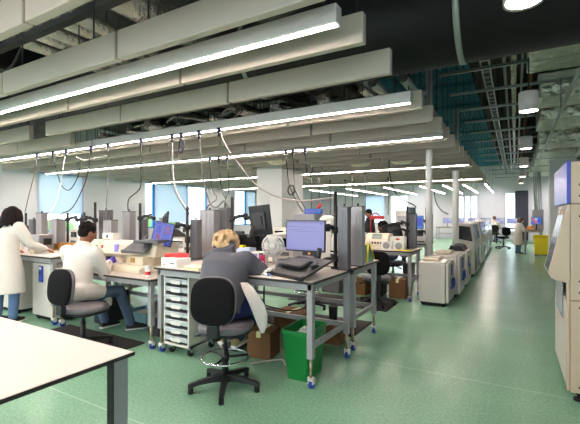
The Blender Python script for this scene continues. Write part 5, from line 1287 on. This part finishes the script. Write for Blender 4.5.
# 4 the woman behind the stainers
t = person('woman with shoulder length black hair seated behind the cream stainers', (-2.21, 8.0, 0), PI - .75,
    dict(pelvis=(0, 0, .68), chest=(0, .1, 1.0), neck=(0, .14, 1.15), head=(0, .2, 1.255), pitch=-.35, turn=0, shL=(-.17, .12, 1.08), shR=(.17, .12, 1.08), elL=(-.24, .25, .9), elR=(.24, .25, .9), haL=(-.12, .45, .95), haR=(.12, .45, .95),
         hipL=(-.1, .05, .66), hipR=(.1, .05, .66), knL=(-.12, .42, .64), knR=(.12, .42, .64), anL=(-.10, .2, .36), anR=(.10, .2, .36), hair_len=.26), skin_d, black_cl, jeans_dk, shoe_bk, hair_dark, 'long', None, .016)
chair('chair of the woman with black hair behind the stainers', (-2.18, 8.05, 0), PI - .75, .57, True)
# 5 dark person standing far off
t = person('person in black standing far behind the pale silver column', (-3.86, 11.75, 0), PI - .9,
    dict(pelvis=(0, 0, .93), chest=(0, .03, 1.22), neck=(0, .05, 1.42), head=(0, .09, 1.55), pitch=-.25, turn=.1, shL=(-.19, .03, 1.35), shR=(.19, .03, 1.35), elL=(-.27, .1, 1.08), elR=(.27, .1, 1.08), haL=(-.18, .34, 1.0), haR=(.18, .34, 1.0),
         hipL=(-.1, 0, .9), hipR=(.1, 0, .9), knL=(-.11, .02, .5), knR=(.11, .02, .5), anL=(-.11, 0, .09), anR=(.11, 0, .09)), skin_b, black_cl, black_cl, shoe_bk, hair_dark, 'short', None, .018)
# 6 worker in white at the end of the aisle
t = person('worker in a long white coat and jeans standing at the end of the aisle', (.10, 17.35, 0), -1.15,
    dict(pelvis=(0, 0, .90), chest=(0, .04, 1.2), neck=(0, .08, 1.38), head=(0, .13, 1.5), pitch=-.3, turn=-.2, shL=(-.17, .04, 1.31), shR=(.17, .04, 1.31), elL=(-.24, .16, 1.06), elR=(.24, .16, 1.06), haL=(-.14, .42, 1.02), haR=(.14, .42, 1.02),
         hipL=(-.1, 0, .88), hipR=(.1, 0, .88), knL=(-.11, .02, .49), knR=(.11, .02, .49), anL=(-.11, 0, .09), anR=(.11, 0, .09), bulk=1.1, hair_len=.12), skin_l, coat_m, jeans_m, shoe_bk, hair_brown, 'long',
    dict(hem=[((0, -.01, .42), .24, .19), ((0, -.01, .44), .24, .19), ((0, 0, .72), .21, .165)]), .018)
t.scale = (.86, .86, .86)
# 7 person at the far desk
t = person('person in white with brown hair sitting at the far wall desk', (-.95, 23.66, 0), .1,
    dict(pelvis=(0, 0, .63), chest=(0, .06, .98), neck=(0, .1, 1.17), head=(0, .14, 1.31), pitch=-.15, shL=(-.18, .08, 1.08), shR=(.18, .08, 1.08), elL=(-.25, .2, .86), elR=(.25, .2, .86), haL=(-.14, .48, .86), haR=(.14, .48, .86),
         hipL=(-.1, .04, .6), hipR=(.1, .04, .6), knL=(-.12, .44, .58), knR=(.12, .44, .58), anL=(-.12, .42, .12), anR=(.12, .42, .12)), skin_l, coat_m, navy_m, shoe_bk, hair_brown, 'short', None, .02)

# ------------------------------------------------------------------ light
for i, x in enumerate((-5.6, -1.35, 1.9)):  # spotlights added to brighten the far wall, after its scallop of light
    t = thing('added_wall_washer', f'added small white ceiling spotlight washing the far wall, {ORD[i]} from the left', 'light', (x, 25.3, 3.0), 0, 'added far wall spotlights')
    MB().lathe([(.03, -.02), (.07, 0), (.07, .16), (.03, .18)], seg=20).build('lamp_body', fix_white, t); MB().cyl((0, 0, .17), (0, 0, ZC - 3.0), .008, seg=6).build('stem', dark_steel, t)
    L = bpy.data.lights.new('spot', 'SPOT'); L.energy = 75; L.spot_size = 2.4; L.spot_blend = .8; L.shadow_soft_size = .06; L.color = (1, .95, .96)
    lo = bpy.data.objects.new('lamp_bulb', L); COL.objects.link(lo); lo.parent = t; lo.location = (0, .03, -.04); lo.rotation_euler = (.75, 0, 0)
w = bpy.data.worlds.new('sky'); C.world = w; w.use_nodes = True
nt = w.node_tree; bg = nt.nodes['Background']
sk = nt.nodes.new('ShaderNodeTexSky'); sk.sky_type = 'HOSEK_WILKIE'; sk.turbidity = 6; sk.sun_direction = (.5, -.3, .8)
mx = nt.nodes.new('ShaderNodeMix'); mx.data_type = 'RGBA'; mx.inputs[0].default_value = .9
nt.links.new(sk.outputs[0], mx.inputs[6]); mx.inputs[7].default_value = (.97, .98, 1.0, 1)
nt.links.new(mx.outputs[2], bg.inputs[0]); bg.inputs[1].default_value = 4.7
C.view_settings.view_transform = 'Standard'; C.view_settings.look = 'None'; C.view_settings.gamma = 1; C.view_settings.use_curve_mapping = False
C.view_settings.exposure = 0.57
